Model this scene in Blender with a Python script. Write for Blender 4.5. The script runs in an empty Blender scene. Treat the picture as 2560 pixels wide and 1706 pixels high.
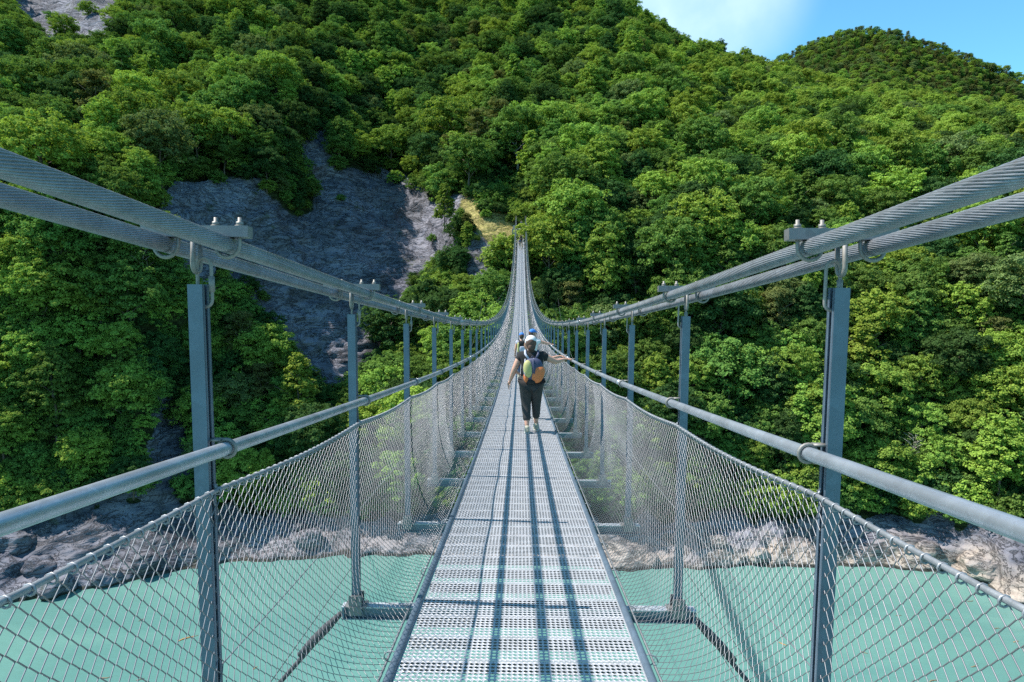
import bpy, bmesh, math, random
import numpy as np
from mathutils import Vector, Matrix, noise as mnoise
from math import radians, sin, cos, pi, sqrt

C = bpy.context.scene.collection
SC = bpy.context.scene
rng = np.random.default_rng(7)
random.seed(7)

# ------------------------------------------------------------------ camera
YAW, PIT, ROL = -0.0128, 0.0853, 0.0055
EYE = Vector((0.0115, 0.0, 0.0))
F_ = Vector((sin(YAW) * cos(PIT), cos(YAW) * cos(PIT), -sin(PIT)))
R0 = Vector((cos(YAW), -sin(YAW), 0)); U0 = R0.cross(F_)
R_ = cos(ROL) * R0 + sin(ROL) * U0
U_ = -sin(ROL) * R0 + cos(ROL) * U0
cam_d = bpy.data.cameras.new('camera')
cam_d.sensor_width = 36.0
cam_d.lens = 1600 / 2560 * 36
cam_d.clip_start = 0.05
cam_d.clip_end = 6000
cam = bpy.data.objects.new('camera', cam_d); C.objects.link(cam)
cam.matrix_world = Matrix(((R_.x, U_.x, -F_.x, EYE.x), (R_.y, U_.y, -F_.y, EYE.y), (R_.z, U_.z, -F_.z, EYE.z), (0, 0, 0, 1)))
SC.camera = cam

# ------------------------------------------------------------------ sky, sun, exposure
SUN = Vector((-0.66, 0.06, 1.0)).normalized()
w = bpy.data.worlds.new('World'); SC.world = w; w.use_nodes = True
nt = w.node_tree; nt.nodes.clear()
sky = nt.nodes.new('ShaderNodeTexSky'); sky.sky_type = 'NISHITA'; sky.sun_disc = False
sky.sun_elevation = math.asin(SUN.z); sky.sun_rotation = math.atan2(SUN.x, SUN.y)
sky.altitude = 500; sky.air_density = 1.0; sky.dust_density = 0.3; sky.ozone_density = 1.6
bg = nt.nodes.new('ShaderNodeBackground'); bg.inputs[1].default_value = 0.10
wo = nt.nodes.new('ShaderNodeOutputWorld')
tint = nt.nodes.new('ShaderNodeMix'); tint.data_type = 'RGBA'; tint.blend_type = 'MULTIPLY'
tint.inputs[0].default_value = 1.0; tint.inputs[7].default_value = (0.82, 1.52, 1.52, 1)    # clear deep-blue summer air
nt.links.new(sky.outputs[0], tint.inputs[6])
tcw = nt.nodes.new('ShaderNodeTexCoord')
dp = nt.nodes.new('ShaderNodeVectorMath'); dp.operation = 'DOT_PRODUCT'; dp.inputs[1].default_value = Vector((0.262, 1.0, 0.455)).normalized()
nt.links.new(tcw.outputs['Generated'], dp.inputs[0])
mr = nt.nodes.new('ShaderNodeMapRange'); mr.interpolation_type = 'SMOOTHSTEP'
mr.inputs[1].default_value = 0.986; mr.inputs[2].default_value = 0.9999; mr.inputs[4].default_value = 0.7
nt.links.new(dp.outputs['Value'], mr.inputs[0])
cn = nt.nodes.new('ShaderNodeTexNoise'); cn.inputs['Scale'].default_value = 9; cn.inputs['Detail'].default_value = 6; nt.links.new(tcw.outputs['Generated'], cn.inputs['Vector'])
cm = nt.nodes.new('ShaderNodeMath'); cm.operation = 'MULTIPLY'; nt.links.new(mr.outputs[0], cm.inputs[0]); nt.links.new(cn.outputs[0], cm.inputs[1])
cl = nt.nodes.new('ShaderNodeMix'); cl.data_type = 'RGBA'; cl.inputs[7].default_value = (9.0, 10.0, 10.4, 1)
nt.links.new(cm.outputs[0], cl.inputs[0]); nt.links.new(tint.outputs[2], cl.inputs[6]); nt.links.new(cl.outputs[2], bg.inputs[0]); nt.links.new(bg.outputs[0], wo.inputs[0])
sd = bpy.data.lights.new('sun', 'SUN'); sd.energy = 5.0; sd.angle = radians(0.5); sd.color = (1.0, 0.955, 0.88)
so = bpy.data.objects.new('sun', sd); C.objects.link(so)
so.rotation_euler = SUN.to_track_quat('Z', 'Y').to_euler()
vs = SC.view_settings
vs.view_transform = 'Standard'; vs.look = 'None'; vs.gamma = 1; vs.exposure = 0.75; vs.use_curve_mapping = False
cy = SC.cycles
cy.max_bounces = 6; cy.diffuse_bounces = 3; cy.glossy_bounces = 3; cy.transmission_bounces = 3
cy.transparent_max_bounces = 16; cy.use_denoising = False; cy.sample_clamp_indirect = 3.0

# ------------------------------------------------------------------ helpers
FV = 1600 / 1.088                       # focal length in 2353 px wide photograph pixels

def ray(u, v):
    d = F_ + R_ * ((u * 1.088 - 1280) / 1600) + U_ * ((853 - v * 1.088) / 1600)
    return d / d.y

def proj(P):
    q = Vector(P) - EYE
    f = max(q.dot(F_), 1e-3)
    return ((1280 + 1600 * q.dot(R_) / f) / 1.088, (853 - 1600 * q.dot(U_) / f) / 1.088)

def link(o, parent=None):
    C.objects.link(o)
    if parent is not None: o.parent = parent
    return o

def mk(name, V, F, mat=None, parent=None, smooth=True, loc=None, mats=None, fm=None):
    me = bpy.data.meshes.new(name)
    V = np.asarray(V, dtype=np.float32).reshape(-1, 3)
    if isinstance(F, np.ndarray):
        n, k = F.shape
        me.vertices.add(len(V)); me.vertices.foreach_set('co', V.ravel())
        me.loops.add(n * k); me.loops.foreach_set('vertex_index', F.astype(np.int32).ravel())
        me.polygons.add(n)
        me.polygons.foreach_set('loop_start', np.arange(0, n * k, k, dtype=np.int32))
        me.polygons.foreach_set('loop_total', np.full(n, k, dtype=np.int32))
        me.update(calc_edges=True); me.validate()
    else:
        me.from_pydata([tuple(map(float, p)) for p in V], [], [tuple(f) for f in F])
    if mats:
        for m in mats: me.materials.append(m)
        if fm is not None: me.polygons.foreach_set('material_index', np.asarray(fm, dtype=np.int32))
    elif mat: me.materials.append(mat)
    me.polygons.foreach_set('use_smooth', np.full(len(me.polygons), smooth, dtype=bool))
    o = bpy.data.objects.new(name, me); link(o, parent)
    if loc is not None: o.location = loc
    return o

def empty(name, loc=(0, 0, 0), rz=0):
    o = bpy.data.objects.new(name, None); C.objects.link(o)
    o.location = loc; o.rotation_euler = (0, 0, rz); o.empty_display_size = 0.3
    return o

def tag(o, label=None, cat=None, group=None, kind=None):
    if label: o['label'] = label
    if cat: o['category'] = cat
    if group: o['group'] = group
    if kind: o['kind'] = kind
    return o

class MB:
    """collects simple solids into one mesh"""
    def __init__(s): s.V = []; s.F = []; s.M = []; s.m = 0
    def add(s, V, F):
        b = len(s.V); s.V += [tuple(p) for p in V]; s.F += [tuple(i + b for i in f) for f in F]; s.M += [s.m] * len(F)
    def box(s, c, d, R=None):
        V = [Vector((sx * d[0] / 2, sy * d[1] / 2, sz * d[2] / 2)) for sx in (-1, 1) for sy in (-1, 1) for sz in (-1, 1)]
        if R is not None: V = [R @ v for v in V]
        c = Vector(c)
        s.add([c + v for v in V], [(0, 1, 3, 2), (4, 6, 7, 5), (0, 4, 5, 1), (2, 3, 7, 6), (0, 2, 6, 4), (1, 5, 7, 3)])
    def tube(s, pts, r, n=8, closed=False, cap=True):
        pts = [Vector(p) for p in pts]; N = len(pts)
        rs = r if hasattr(r, '__len__') else [r] * N
        V = []; up = None
        for i, p in enumerate(pts):
            a = pts[i - 1] if (i > 0 or closed) else p
            b = pts[(i + 1) % N] if (i < N - 1 or closed) else p
            t = (b - a).normalized()
            if up is None:
                up = Vector((0, 0, 1)) if abs(t.z) < 0.9 else Vector((1, 0, 0))
            up = (up - t * up.dot(t))
            up = up.normalized() if up.length > 1e-6 else t.orthogonal().normalized()
            sd_ = t.cross(up)
            for k in range(n):
                q = 2 * pi * k / n
                V.append(p + (up * cos(q) + sd_ * sin(q)) * rs[i])
        Fc = []
        for i in range(N if closed else N - 1):
            j = (i + 1) % N
            for k in range(n):
                l = (k + 1) % n
                Fc.append((i * n + k, i * n + l, j * n + l, j * n + k))
        if not closed and cap:
            Fc.append(tuple(range(n - 1, -1, -1))); Fc.append(tuple((N - 1) * n + k for k in range(n)))
        s.add(V, Fc)
    def sell(s, c, r, e=0.6, nu=16, nv=10, R=None, zmin=-1.0):
        """superellipsoid; e<1 boxy, 1 = ellipsoid"""
        V = []; Fc = []; c = Vector(c)
        f = lambda x: math.copysign(abs(x) ** e, x)
        a0 = -pi / 2 if zmin <= -1 else math.asin(zmin)
        for j in range(nv + 1):
            b = a0 + (pi / 2 - a0) * j / nv
            for i in range(nu):
                a = 2 * pi * i / nu
                v = Vector((r[0] * f(cos(b)) * f(cos(a)), r[1] * f(cos(b)) * f(sin(a)), r[2] * f(sin(b))))
                V.append(c + (R @ v if R is not None else v))
        for j in range(nv):
            for i in range(nu):
                k = (i + 1) % nu
                Fc.append((j * nu + i, j * nu + k, (j + 1) * nu + k, (j + 1) * nu + i))
        s.add(V, Fc)
    def mesh_in(s, o, drop=True):
        me = o.data
        s.add([v.co[:] for v in me.vertices], [tuple(p.vertices) for p in me.polygons])
        if drop: bpy.data.objects.remove(o); bpy.data.meshes.remove(me)
    def build(s, name, mat=None, parent=None, smooth=True, mats=None, loc=None):
        return mk(name, s.V, s.F, mat, parent, smooth, loc, mats, s.M if mats else None)

def ringpts(c, r, n, ax='y', a0=0, a1=2 * pi, closed=True):
    out = []
    for i in range(n if closed else n + 1):
        a = a0 + (a1 - a0) * i / n
        p = {'y': (cos(a), 0, sin(a)), 'x': (0, cos(a), sin(a)), 'z': (cos(a), sin(a), 0)}[ax]
        out.append(Vector(c) + Vector(p) * r)
    return out

# ------------------------------------------------------------------ materials
class NT:
    def __init__(s, name):
        s.mat = bpy.data.materials.new(name); s.mat.use_nodes = True
        s.t = s.mat.node_tree; s.t.nodes.clear()
        s.out = s.n('ShaderNodeOutputMaterial')
    def n(s, typ, **kw):
        x = s.t.nodes.new(typ)
        for k, v in kw.items():
            if k.startswith('i_'):
                x.inputs[k[2:].replace('_', ' ')].default_value = v
            elif k.startswith('i'):
                x.inputs[int(k[1:])].default_value = v
            else: setattr(x, k, v)
        return x
    def l(s, a, b): s.t.links.new(a, b); return b
    def math(s, op, a, b=None, clamp=False):
        x = s.n('ShaderNodeMath', operation=op); x.use_clamp = clamp
        for i, q in enumerate((a, b)):
            if q is None: continue
            if isinstance(q, (int, float)): x.inputs[i].default_value = q
            else: s.l(q, x.inputs[i])
        return x.outputs[0]
    def mix(s, f, a, b, mode='MIX'):
        x = s.n('ShaderNodeMix', data_type='RGBA', blend_type=mode)
        for i, q in ((0, f), (6, a), (7, b)):
            if isinstance(q, (int, float)): x.inputs[i].default_value = q
            elif isinstance(q, tuple): x.inputs[i].default_value = (*q, 1) if len(q) == 3 else q
            else: s.l(q, x.inputs[i])
        return x.outputs[2]
    def ramp(s, f, stops):
        x = s.n('ShaderNodeValToRGB'); cr = x.color_ramp
        while len(cr.elements) < len(stops): cr.elements.new(0.5)
        for e, (p, c) in zip(cr.elements, stops):
            e.position = p; e.color = (*c, 1) if isinstance(c, tuple) else (c, c, c, 1)
        s.l(f, x.inputs[0]); return x.outputs[0]
    def noise(s, vec, scale, detail=4, rough=0.55, dist=0.0):
        x = s.n('ShaderNodeTexNoise'); x.inputs['Scale'].default_value = scale
        x.inputs['Detail'].default_value = detail; x.inputs['Roughness'].default_value = rough
        x.inputs['Distortion'].default_value = dist
        if vec is not None: s.l(vec, x.inputs['Vector'])
        return x.outputs[0]
    def bump(s, h, strength, dist, prev=None):
        x = s.n('ShaderNodeBump'); x.inputs['Strength'].default_value = strength; x.inputs['Distance'].default_value = dist
        s.l(h, x.inputs['Height'])
        if prev is not None: s.l(prev, x.inputs['Normal'])
        return x.outputs[0]
    def bsdf(s, col=None, rough=0.5, metal=0.0, nrm=None, spec=0.5):
        b = s.n('ShaderNodeBsdfPrincipled')
        for k, q in (('Base Color', col), ('Roughness', rough), ('Metallic', metal), ('Normal', nrm), ('Specular IOR Level', spec)):
            if q is None: continue
            if isinstance(q, (int, float)): b.inputs[k].default_value = q
            elif isinstance(q, tuple): b.inputs[k].default_value = (*q, 1)
            else: s.l(q, b.inputs[k])
        return b.outputs[0]
    def done(s, sh): s.l(sh, s.out.inputs[0]); return s.mat

def plain(name, col, rough=0.7, metal=0.0, var=0.15, scale=6.0, bump=0.0, spec=0.5):
    m = NT(name); tc = m.n('ShaderNodeTexCoord').outputs['Object']
    f = m.noise(tc, scale, 5)
    c = m.mix(f, tuple(x * (1 - var) for x in col), tuple(min(1, x * (1 + var)) for x in col))
    nr = m.bump(f, bump, 0.02) if bump else None
    return m.done(m.bsdf(c, rough, metal, nr, spec))

def galv(name, base=(0.50, 0.53, 0.57), rough=0.42, metal=0.75, scale=14.0):
    m = NT(name); tc = m.n('ShaderNodeTexCoord').outputs['Object']
    vo = m.n('ShaderNodeTexVoronoi'); vo.inputs['Scale'].default_value = scale * 3; m.l(tc, vo.inputs['Vector'])
    n1 = m.noise(tc, scale * 0.4, 6, 0.65)
    sp = m.ramp(vo.outputs['Color'], [(0.0, 0.86), (1.0, 1.08)])
    c = m.mix(m.ramp(n1, [(0.3, 0.0), (0.72, 1.0)]), tuple(x * 0.78 for x in base), tuple(min(1, x * 1.15) for x in base))
    c = m.mix(1.0, c, sp, 'MULTIPLY')
    st = m.ramp(m.noise(tc, scale * 1.7, 3), [(0.66, 0.0), (0.74, 1.0)])
    c = m.mix(m.math('MULTIPLY', st, 0.35), c, (0.30, 0.26, 0.22))
    r = m.math('ADD', m.math('MULTIPLY', n1, 0.3), rough - 0.15)
    return m.done(m.bsdf(c, r, metal, m.bump(n1, 0.1, 0.004)))

M_post = galv('galvanised_post', (0.12, 0.165, 0.215), 0.42, 0.35, 9)
M_cable = galv('strand_cable_steel', (0.28, 0.29, 0.31), 0.36, 0.5, 20)
M_rail = galv('galvanised_tube', (0.42, 0.45, 0.50), 0.36, 0.65, 8)
M_clamp = galv('weathered_clamp_steel', (0.20, 0.195, 0.19), 0.5, 0.4, 12)
M_link = galv('zinc_link', (0.26, 0.245, 0.225), 0.6, 0.5, 30)
M_wire = galv('net_wire', (0.24, 0.235, 0.25), 0.42, 0.6, 4)
M_rope = galv('steel_rope', (0.30, 0.31, 0.33), 0.5, 0.5, 40)
M_beam = galv('beam_steel', (0.50, 0.52, 0.55), 0.5, 0.55, 6)
M_darkrope = plain('dark_wet_rope', (0.045, 0.045, 0.05), 0.8, 0, 0.4, 30)

def deck_mat():
    m = NT('perforated_grating'); tc = m.n('ShaderNodeTexCoord').outputs['Object']
    sp = m.n('ShaderNodeSeparateXYZ'); m.l(tc, sp.inputs[0])
    x, y = sp.outputs[0], sp.outputs[1]
    PW = 0.25
    yp = m.math('WRAP', y, PW); yp.node.inputs[2].default_value = 0.0
    def cell(q, pitch, off):
        a = m.math('WRAP', m.math('ADD', q, off), pitch); a.node.inputs[2].default_value = 0.0
        return m.math('SUBTRACT', a, pitch / 2)
    dx = cell(x, 0.0255, 0.01275); dy = cell(yp, 0.031, -0.0165 + 0.031)
    r = m.math('SQRT', m.math('ADD', m.math('MULTIPLY', dx, dx), m.math('MULTIPLY', dy, dy)))
    hole = m.math('LESS_THAN', r, 0.0096)
    inband = m.math('MULTIPLY', m.math('GREATER_THAN', yp, 0.0165), m.math('LESS_THAN', yp, 0.2335))
    inx = m.math('LESS_THAN', m.math('ABSOLUTE', x), 0.568)
    hole = m.math('MULTIPLY', hole, m.math('MULTIPLY', inband, inx))
    rim = m.ramp(m.math('MULTIPLY', r, 50.0), [(0.46, 0.0), (0.54, 1.0), (0.68, 0.0)])
    n1 = m.noise(tc, 7, 6, 0.6)
    c = m.mix(m.ramp(n1, [(0.3, 0.0), (0.7, 1.0)]), (0.40, 0.40, 0.42), (0.58, 0.58, 0.61))
    st = m.ramp(m.noise(tc, 3.1, 5, 0.7), [(0.60, 0.0), (0.75, 0.6)])
    c = m.mix(st, c, (0.42, 0.39, 0.36))
    nr = m.bump(rim, 0.6, 0.004)
    b = m.bsdf(c, 0.45, 0.35, nr)
    tr = m.n('ShaderNodeBsdfTransparent').outputs[0]
    mx = m.n('ShaderNodeMixShader'); m.l(hole, mx.inputs[0]); m.l(b, mx.inputs[1]); m.l(tr, mx.inputs[2])
    return m.done(mx.outputs[0])
M_deck = deck_mat()

def ground_mat():
    m = NT('hillside_ground'); geo = m.n('ShaderNodeNewGeometry'); P = geo.outputs['Position']
    at = m.n('ShaderNodeAttribute', attribute_name='rock').outputs['Fac']
    ad = m.n('ShaderNodeAttribute', attribute_name='dry').outputs['Fac']
    sp = m.n('ShaderNodeSeparateXYZ'); m.l(P, sp.inputs[0])
    mp = m.n('ShaderNodeMapping'); mp.inputs['Rotation'].default_value = (0.5, 0.35, 0.6); mp.inputs['Scale'].default_value = (0.35, 0.35, 1.0); m.l(P, mp.inputs[0])
    strata = m.noise(mp.outputs[0], 0.55, 6, 0.6, 0.8)
    big = m.noise(P, 0.09, 5, 0.6)
    fine = m.noise(P, 1.6, 9, 0.72)
    vo = m.n('ShaderNodeTexVoronoi', feature='DISTANCE_TO_EDGE'); vo.inputs['Scale'].default_value = 0.16
    wv = m.n('ShaderNodeVectorMath', operation='ADD'); m.l(mp.outputs[0], wv.inputs[0])
    nz = m.n('ShaderNodeTexNoise'); nz.inputs['Scale'].default_value = 0.5; m.l(P, nz.inputs['Vector']); m.l(nz.outputs['Color'], wv.inputs[1])
    m.l(wv.outputs[0], vo.inputs['Vector'])
    crack = m.math('MULTIPLY', m.ramp(vo.outputs[0], [(0.0, 0.0), (0.012, 0.7), (0.04, 1.0)]), m.ramp(m.noise(mp.outputs[0], 0.4, 5, 0.75, 2.0), [(0.475, 1.0), (0.5, 0.2), (0.525, 1.0)]))
    grey = m.mix(m.ramp(strata, [(0.3, 0.0), (0.7, 1.0)]), (0.045, 0.050, 0.072), (0.215, 0.205, 0.235))
    grey = m.mix(m.ramp(big, [(0.42, 0.0), (0.58, 1.0)]), grey, m.mix(0.30, grey, (0.36, 0.36, 0.42)))
    grey = m.mix(m.ramp(m.noise(P, 0.05, 6, 0.7), [(0.5, 0.0), (0.6, 0.6)]), grey, (0.10, 0.095, 0.10))
    pale = m.mix(m.ramp(fine, [(0.3, 0.0), (0.7, 1.0)]), (0.24, 0.195, 0.165), (0.50, 0.42, 0.355))
    zz = m.math('ADD', sp.outputs[2], m.math('MULTIPLY', m.noise(P, 0.16, 4), 9.0))
    pf = m.math('MULTIPLY', m.math('SUBTRACT', -29.5, zz), 0.35, True)
    pf = m.math('MULTIPLY', pf, m.math('ADD', 0.62, m.math('MULTIPLY', sp.outputs[0], 0.012), True))
    rockc = m.mix(pf, grey, pale)
    wet = m.math('MULTIPLY', m.math('SUBTRACT', -37.55, sp.outputs[2]), 6.0, True)
    rockc = m.mix(wet, rockc, (0.06, 0.055, 0.045))
    ck = m.mix(m.math('MULTIPLY', m.math('SUBTRACT', 1.0, crack), 0.45), rockc, (0.06, 0.06, 0.065))
    moss = m.ramp(m.noise(P, 0.22, 6, 0.7), [(0.6, 0.0), (0.68, 0.75)])
    moss = m.math('MULTIPLY', moss, m.math('SUBTRACT', 1.0, pf))
    rockc = m.mix(moss, ck, (0.045, 0.06, 0.02))
    floor = m.mix(m.ramp(fine, [(0.35, 0.0), (0.65, 1.0)]), (0.022, 0.028, 0.010), (0.045, 0.065, 0.016))
    dry = m.mix(m.ramp(fine, [(0.35, 0.0), (0.65, 1.0)]), (0.15, 0.16, 0.03), (0.42, 0.33, 0.14))
    soil = m.mix(m.math('MULTIPLY', ad, 1.0, True), floor, dry)
    rf = m.math('MULTIPLY', m.math('SUBTRACT', m.math('ADD', at, m.math('MULTIPLY', m.math('SUBTRACT', fine, 0.5), 0.7)), 0.35), 5.0, True)
    c = m.mix(rf, soil, rockc)
    h = m.math('ADD', m.math('MULTIPLY', m.noise(mp.outputs[0], 0.22, 5, 0.5, 1.0), 2.2), m.math('ADD', m.math('MULTIPLY', crack, 0.22), m.math('MULTIPLY', fine, 0.12)))
    nr = m.bump(h, 1.0, 1.2)
    return m.done(m.bsdf(c, 0.9, 0.0, nr, 0.2))
M_ground = ground_mat()

def water_mat():
    m = NT('milky_turquoise_water'); P = m.n('ShaderNodeNewGeometry').outputs['Position']
    big = m.noise(P, 0.03, 4, 0.5)
    c = m.mix(m.ramp(big, [(0.35, 0.0), (0.65, 1.0)]), (0.112, 0.240, 0.208), (0.128, 0.262, 0.226))
    mpw = m.n('ShaderNodeMapping'); mpw.inputs['Scale'].default_value = (0.5, 1.6, 1); mpw.inputs['Rotation'].default_value = (0, 0, 0.35); m.l(P, mpw.inputs[0]); rp = m.noise(mpw.outputs[0], 0.9, 6, 0.68)
    c = m.mix(m.ramp(m.noise(mpw.outputs[0], 0.045, 5, 0.6, 1.0), [(0.42, 0.0), (0.62, 1.0)]), c, (0.095, 0.215, 0.192))
    return m.done(m.bsdf(c, 0.16, 0.0, m.bump(rp, 0.35, 0.25), 0.5))
M_water = water_mat()

def leaf_mat(name, col, sat2=None):
    m = NT(name)
    at = m.n('ShaderNodeAttribute', attribute_name='tint').outputs['Fac']
    rd = m.n('ShaderNodeObjectInfo').outputs['Random']
    lo = tuple(x * 0.62 for x in col); hi = (min(1, col[0] * 1.55), min(1, col[1] * 1.32), col[2] * 1.05)
    c = m.mix(at, lo, hi)
    hs = m.n('ShaderNodeHueSaturation'); m.l(c, hs.inputs['Color'])
    m.l(m.math('ADD', m.math('MULTIPLY', rd, 0.03), 0.489), hs.inputs['Hue'])
    m.l(m.math('ADD', m.math('MULTIPLY', rd, 0.50), 0.88), hs.inputs['Value'])
    hs.inputs['Saturation'].default_value = 0.93
    c = hs.outputs[0]
    d = m.n('ShaderNodeBsdfDiffuse'); m.l(c, d.inputs[0])
    t = m.n('ShaderNodeBsdfTranslucent')
    m.l(m.mix(0.5, c, (col[0] * 1.4, col[1] * 1.4, col[2] * 0.4)), t.inputs[0])
    a = m.n('ShaderNodeMixShader'); a.inputs[0].default_value = 0.3; m.l(d.outputs[0], a.inputs[1]); m.l(t.outputs[0], a.inputs[2])
    return m.done(a.outputs[0])
TONES = {
    'bright': ('bright green', leaf_mat('leaves_bright', (0.175, 0.290, 0.042))),
    'mid': ('mid green', leaf_mat('leaves_mid', (0.105, 0.200, 0.038))),
    'dark': ('dark green', leaf_mat('leaves_dark', (0.048, 0.108, 0.032))),
    'yellow': ('yellow-green', leaf_mat('leaves_yellow', (0.205, 0.315, 0.040))),
    'grey': ('grey-green', leaf_mat('leaves_grey', (0.125, 0.190, 0.065))),
    'pine': ('brownish', leaf_mat('needles_brown', (0.120, 0.145, 0.048))),
}
M_bark = plain('bark', (0.13, 0.10, 0.075), 0.95, 0, 0.4, 2.0, 0.6)
M_palebark = plain('pale_bark', (0.42, 0.38, 0.33), 0.9, 0, 0.3, 2.0, 0.4)

# ------------------------------------------------------------------ terrain
WZ = -38.0
def shoreD(u, v):
    return WZ / ray(u, v).z
# per column: u, then (v, distance) pairs for: shore, rock top, lower slope, mid, cliff foot, cliff top, upper1, upper2, crest, behind
COLS = [
 (-900, 1560, (1250, 66), (1040, 74), (880, 80), (640, 85), (450, 94), (290, 118), (90, 160), (-150, 235), (-400, 330)),
 (-350, 1440, (1215, 76), (1015, 84), (865, 89), (640, 93), (460, 102), (295, 130), (95, 175), (-120, 255), (-360, 350)),
 (0, 1388, (1190, 82), (1000, 90), (850, 94), (640, 97), (470, 106), (300, 138), (100, 185), (-110, 265), (-330, 380)),
 (300, 1335, (1150, 87), (1000, 91), (850, 94), (640, 97), (470, 106), (300, 142), (100, 192), (-110, 272), (-330, 395)),
 (480, 1298, (1160, 92), (1050, 99), (850, 109), (700, 114), (430, 130), (290, 152), (100, 202), (-110, 285), (-330, 410)),
 (620, 1285, (1180, 93), (1060, 101), (860, 115), (700, 123), (400, 142), (260, 166), (90, 215), (-120, 298), (-330, 420)),
 (760, 1280, (1190, 94), (1060, 102), (880, 120), (710, 132), (330, 174), (220, 188), (80, 226), (-120, 308), (-330, 430)),
 (845, 1278, (1195, 94), (1050, 102), (880, 121), (700, 138), (385, 173), (240, 195), (80, 234), (-120, 316), (-330, 436)),
 (900, 1277, (1200, 94), (1050, 102), (880, 123), (700, 141), (395, 172), (250, 198), (80, 238), (-120, 320), (-330, 440)),
 (1000, 1279, (1185, 94), (1010, 103), (860, 115), (700, 133), (440, 165), (260, 204), (80, 245), (-110, 328), (-320, 450)),
 (1060, 1280, (1180, 94), (1000, 103), (800, 112), (665, 121), (470, 140), (290, 190), (90, 245), (-100, 330), (-300, 450)),
 (1110, 1281, (1180, 94), (970, 103), (780, 113), (650, 120), (490, 134), (310, 182), (95, 243), (-95, 330), (-290, 450)),
 (1190, 1284, (1185, 93), (950, 103), (760, 114), (640, 122), (545, 130), (320, 178), (100, 240), (-80, 330), (-270, 450)),
 (1400, 1308, (1210, 89), (1000, 99), (850, 107), (650, 119), (450, 140), (275, 180), (110, 238), (28, 305), (120, 380)),
 (1600, 1303, (1190, 91), (1000, 99), (800, 109), (620, 122), (450, 146), (310, 186), (215, 238), (145, 300), (230, 380)),
 (1780, 1300, (1185, 91), (1010, 98), (800, 107), (620, 119), (460, 143), (340, 184), (255, 238), (198, 320), (280, 400)),
 (2000, 1300, (1190, 90), (1020, 97), (820, 105), (630, 118), (480, 142), (370, 182), (300, 235), (246, 320), (340, 400)),
 (2200, 1322, (1200, 87), (1030, 94), (840, 102), (640, 116), (490, 142), (385, 182), (325, 235), (272, 320), (350, 400)),
 (2353, 1392, (1225, 81), (1050, 90), (850, 99), (650, 114), (500, 140), (395, 180), (335, 232), (290, 315), (350, 400)),
 (2700, 1470, (1260, 74), (1060, 84), (860, 94), (660, 108), (510, 134), (400, 174), (340, 225), (300, 305), (350, 400)),
 (3300, 1600, (1300, 66), (1080, 76), (880, 86), (680, 100), (530, 125), (420, 165), (360, 215), (320, 295), (370, 400)),
]
def pchip(x, y, xn):
    """monotone cubic along axis 0 of y"""
    x = np.asarray(x, float); y = np.asarray(y, float)
    h = np.diff(x)[:, None] if y.ndim > 1 else np.diff(x)
    d = np.diff(y, axis=0) / h
    m = np.zeros_like(y)
    m[0] = d[0]; m[-1] = d[-1]
    ok = d[:-1] * d[1:] > 0
    w1 = 2 * h[1:] + h[:-1]; w2 = h[1:] + 2 * h[:-1]
    with np.errstate(all='ignore'):
        hm = (w1 + w2) / (w1 / d[:-1] + w2 / d[1:])
    m[1:-1] = np.where(ok, hm, 0)
    i = np.clip(np.searchsorted(x, xn) - 1, 0, len(x) - 2)
    t = (xn - x[i]) / (x[i + 1] - x[i])
    H = x[i + 1] - x[i]
    if y.ndim > 1: t = t[:, None]; H = H[:, None]
    return ((2 * t**3 - 3 * t**2 + 1) * y[i] + (t**3 - 2 * t**2 + t) * H * m[i] + (-2 * t**3 + 3 * t**2) * y[i + 1] + (t**3 - t**2) * H * m[i + 1])

cu = np.array([c[0] for c in COLS], float)
VT = []; DT = []
for c in COLS:
    D1 = shoreD(c[0], c[1])
    D0 = D1 - 5.0
    v0 = c[1] + (14 / D1) * FV * 1.0
    VT.append([v0, c[1]] + [p[0] for p in c[2:]]); DT.append([D0, D1] + [p[1] for p in c[2:]])
VT = np.array(VT); DT = np.array(DT)
NR = 11
tt = np.concatenate([np.linspace(0, 1, 8)[:-1], np.linspace(1, 2, 46)[:-1], np.linspace(2, 6, 200)[:-1], np.linspace(6, 9, 110)[:-1], np.linspace(9, 10, 14)])
uu = np.arange(-900, 3301, 8.0)
VF = pchip(np.arange(NR), VT.T, tt)       # rows x cols
DF = pchip(np.arange(NR), DT.T, tt)
VF = pchip(cu, VF.T, uu).T; DF = pchip(cu, DF.T, uu).T
UF = np.broadcast_to(uu[None, :], VF.shape)
dx_ = (UF * 1.088 - 1280) / 1600; dy_ = (853 - VF * 1.088) / 1600
dirs = np.array(F_)[None, None] + dx_[..., None] * np.array(R_) + dy_[..., None] * np.array(U_)
dirs = dirs / dirs[..., 1:2]
# folds: ridges and gullies running down the slope
fold = np.zeros(VF.shape)
for j in range(VF.shape[0]):
    for i in range(VF.shape[1]):
        u, v = UF[j, i], VF[j, i]
        a = mnoise.noise(Vector(((u - v * 0.35) / 170, v / 420, 3.1)))
        b = mnoise.noise(Vector(((u - v * 0.3) / 75, v / 190, 9.7)))
        fold[j, i] = a * 0.095 + b * 0.034
tw = np.clip((tt - 1.6) / 1.2, 0, 1)[:, None]
damp = np.clip(np.hypot(UF - 1195, (VF - 560) * 0.8) / 160 - 0.5, 0, 1)
cliffz = np.clip((UF - 420) / 60, 0, 1) * np.clip((1170 - UF) / 60, 0, 1) * np.clip((VF - 380) / 40, 0, 1) * np.clip((1000 - VF) / 60, 0, 1)
DF = DF * (1 + fold * tw * damp * (1 - 0.6 * cliffz))
P = np.array(EYE)[None, None] + dirs * DF[..., None]

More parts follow.
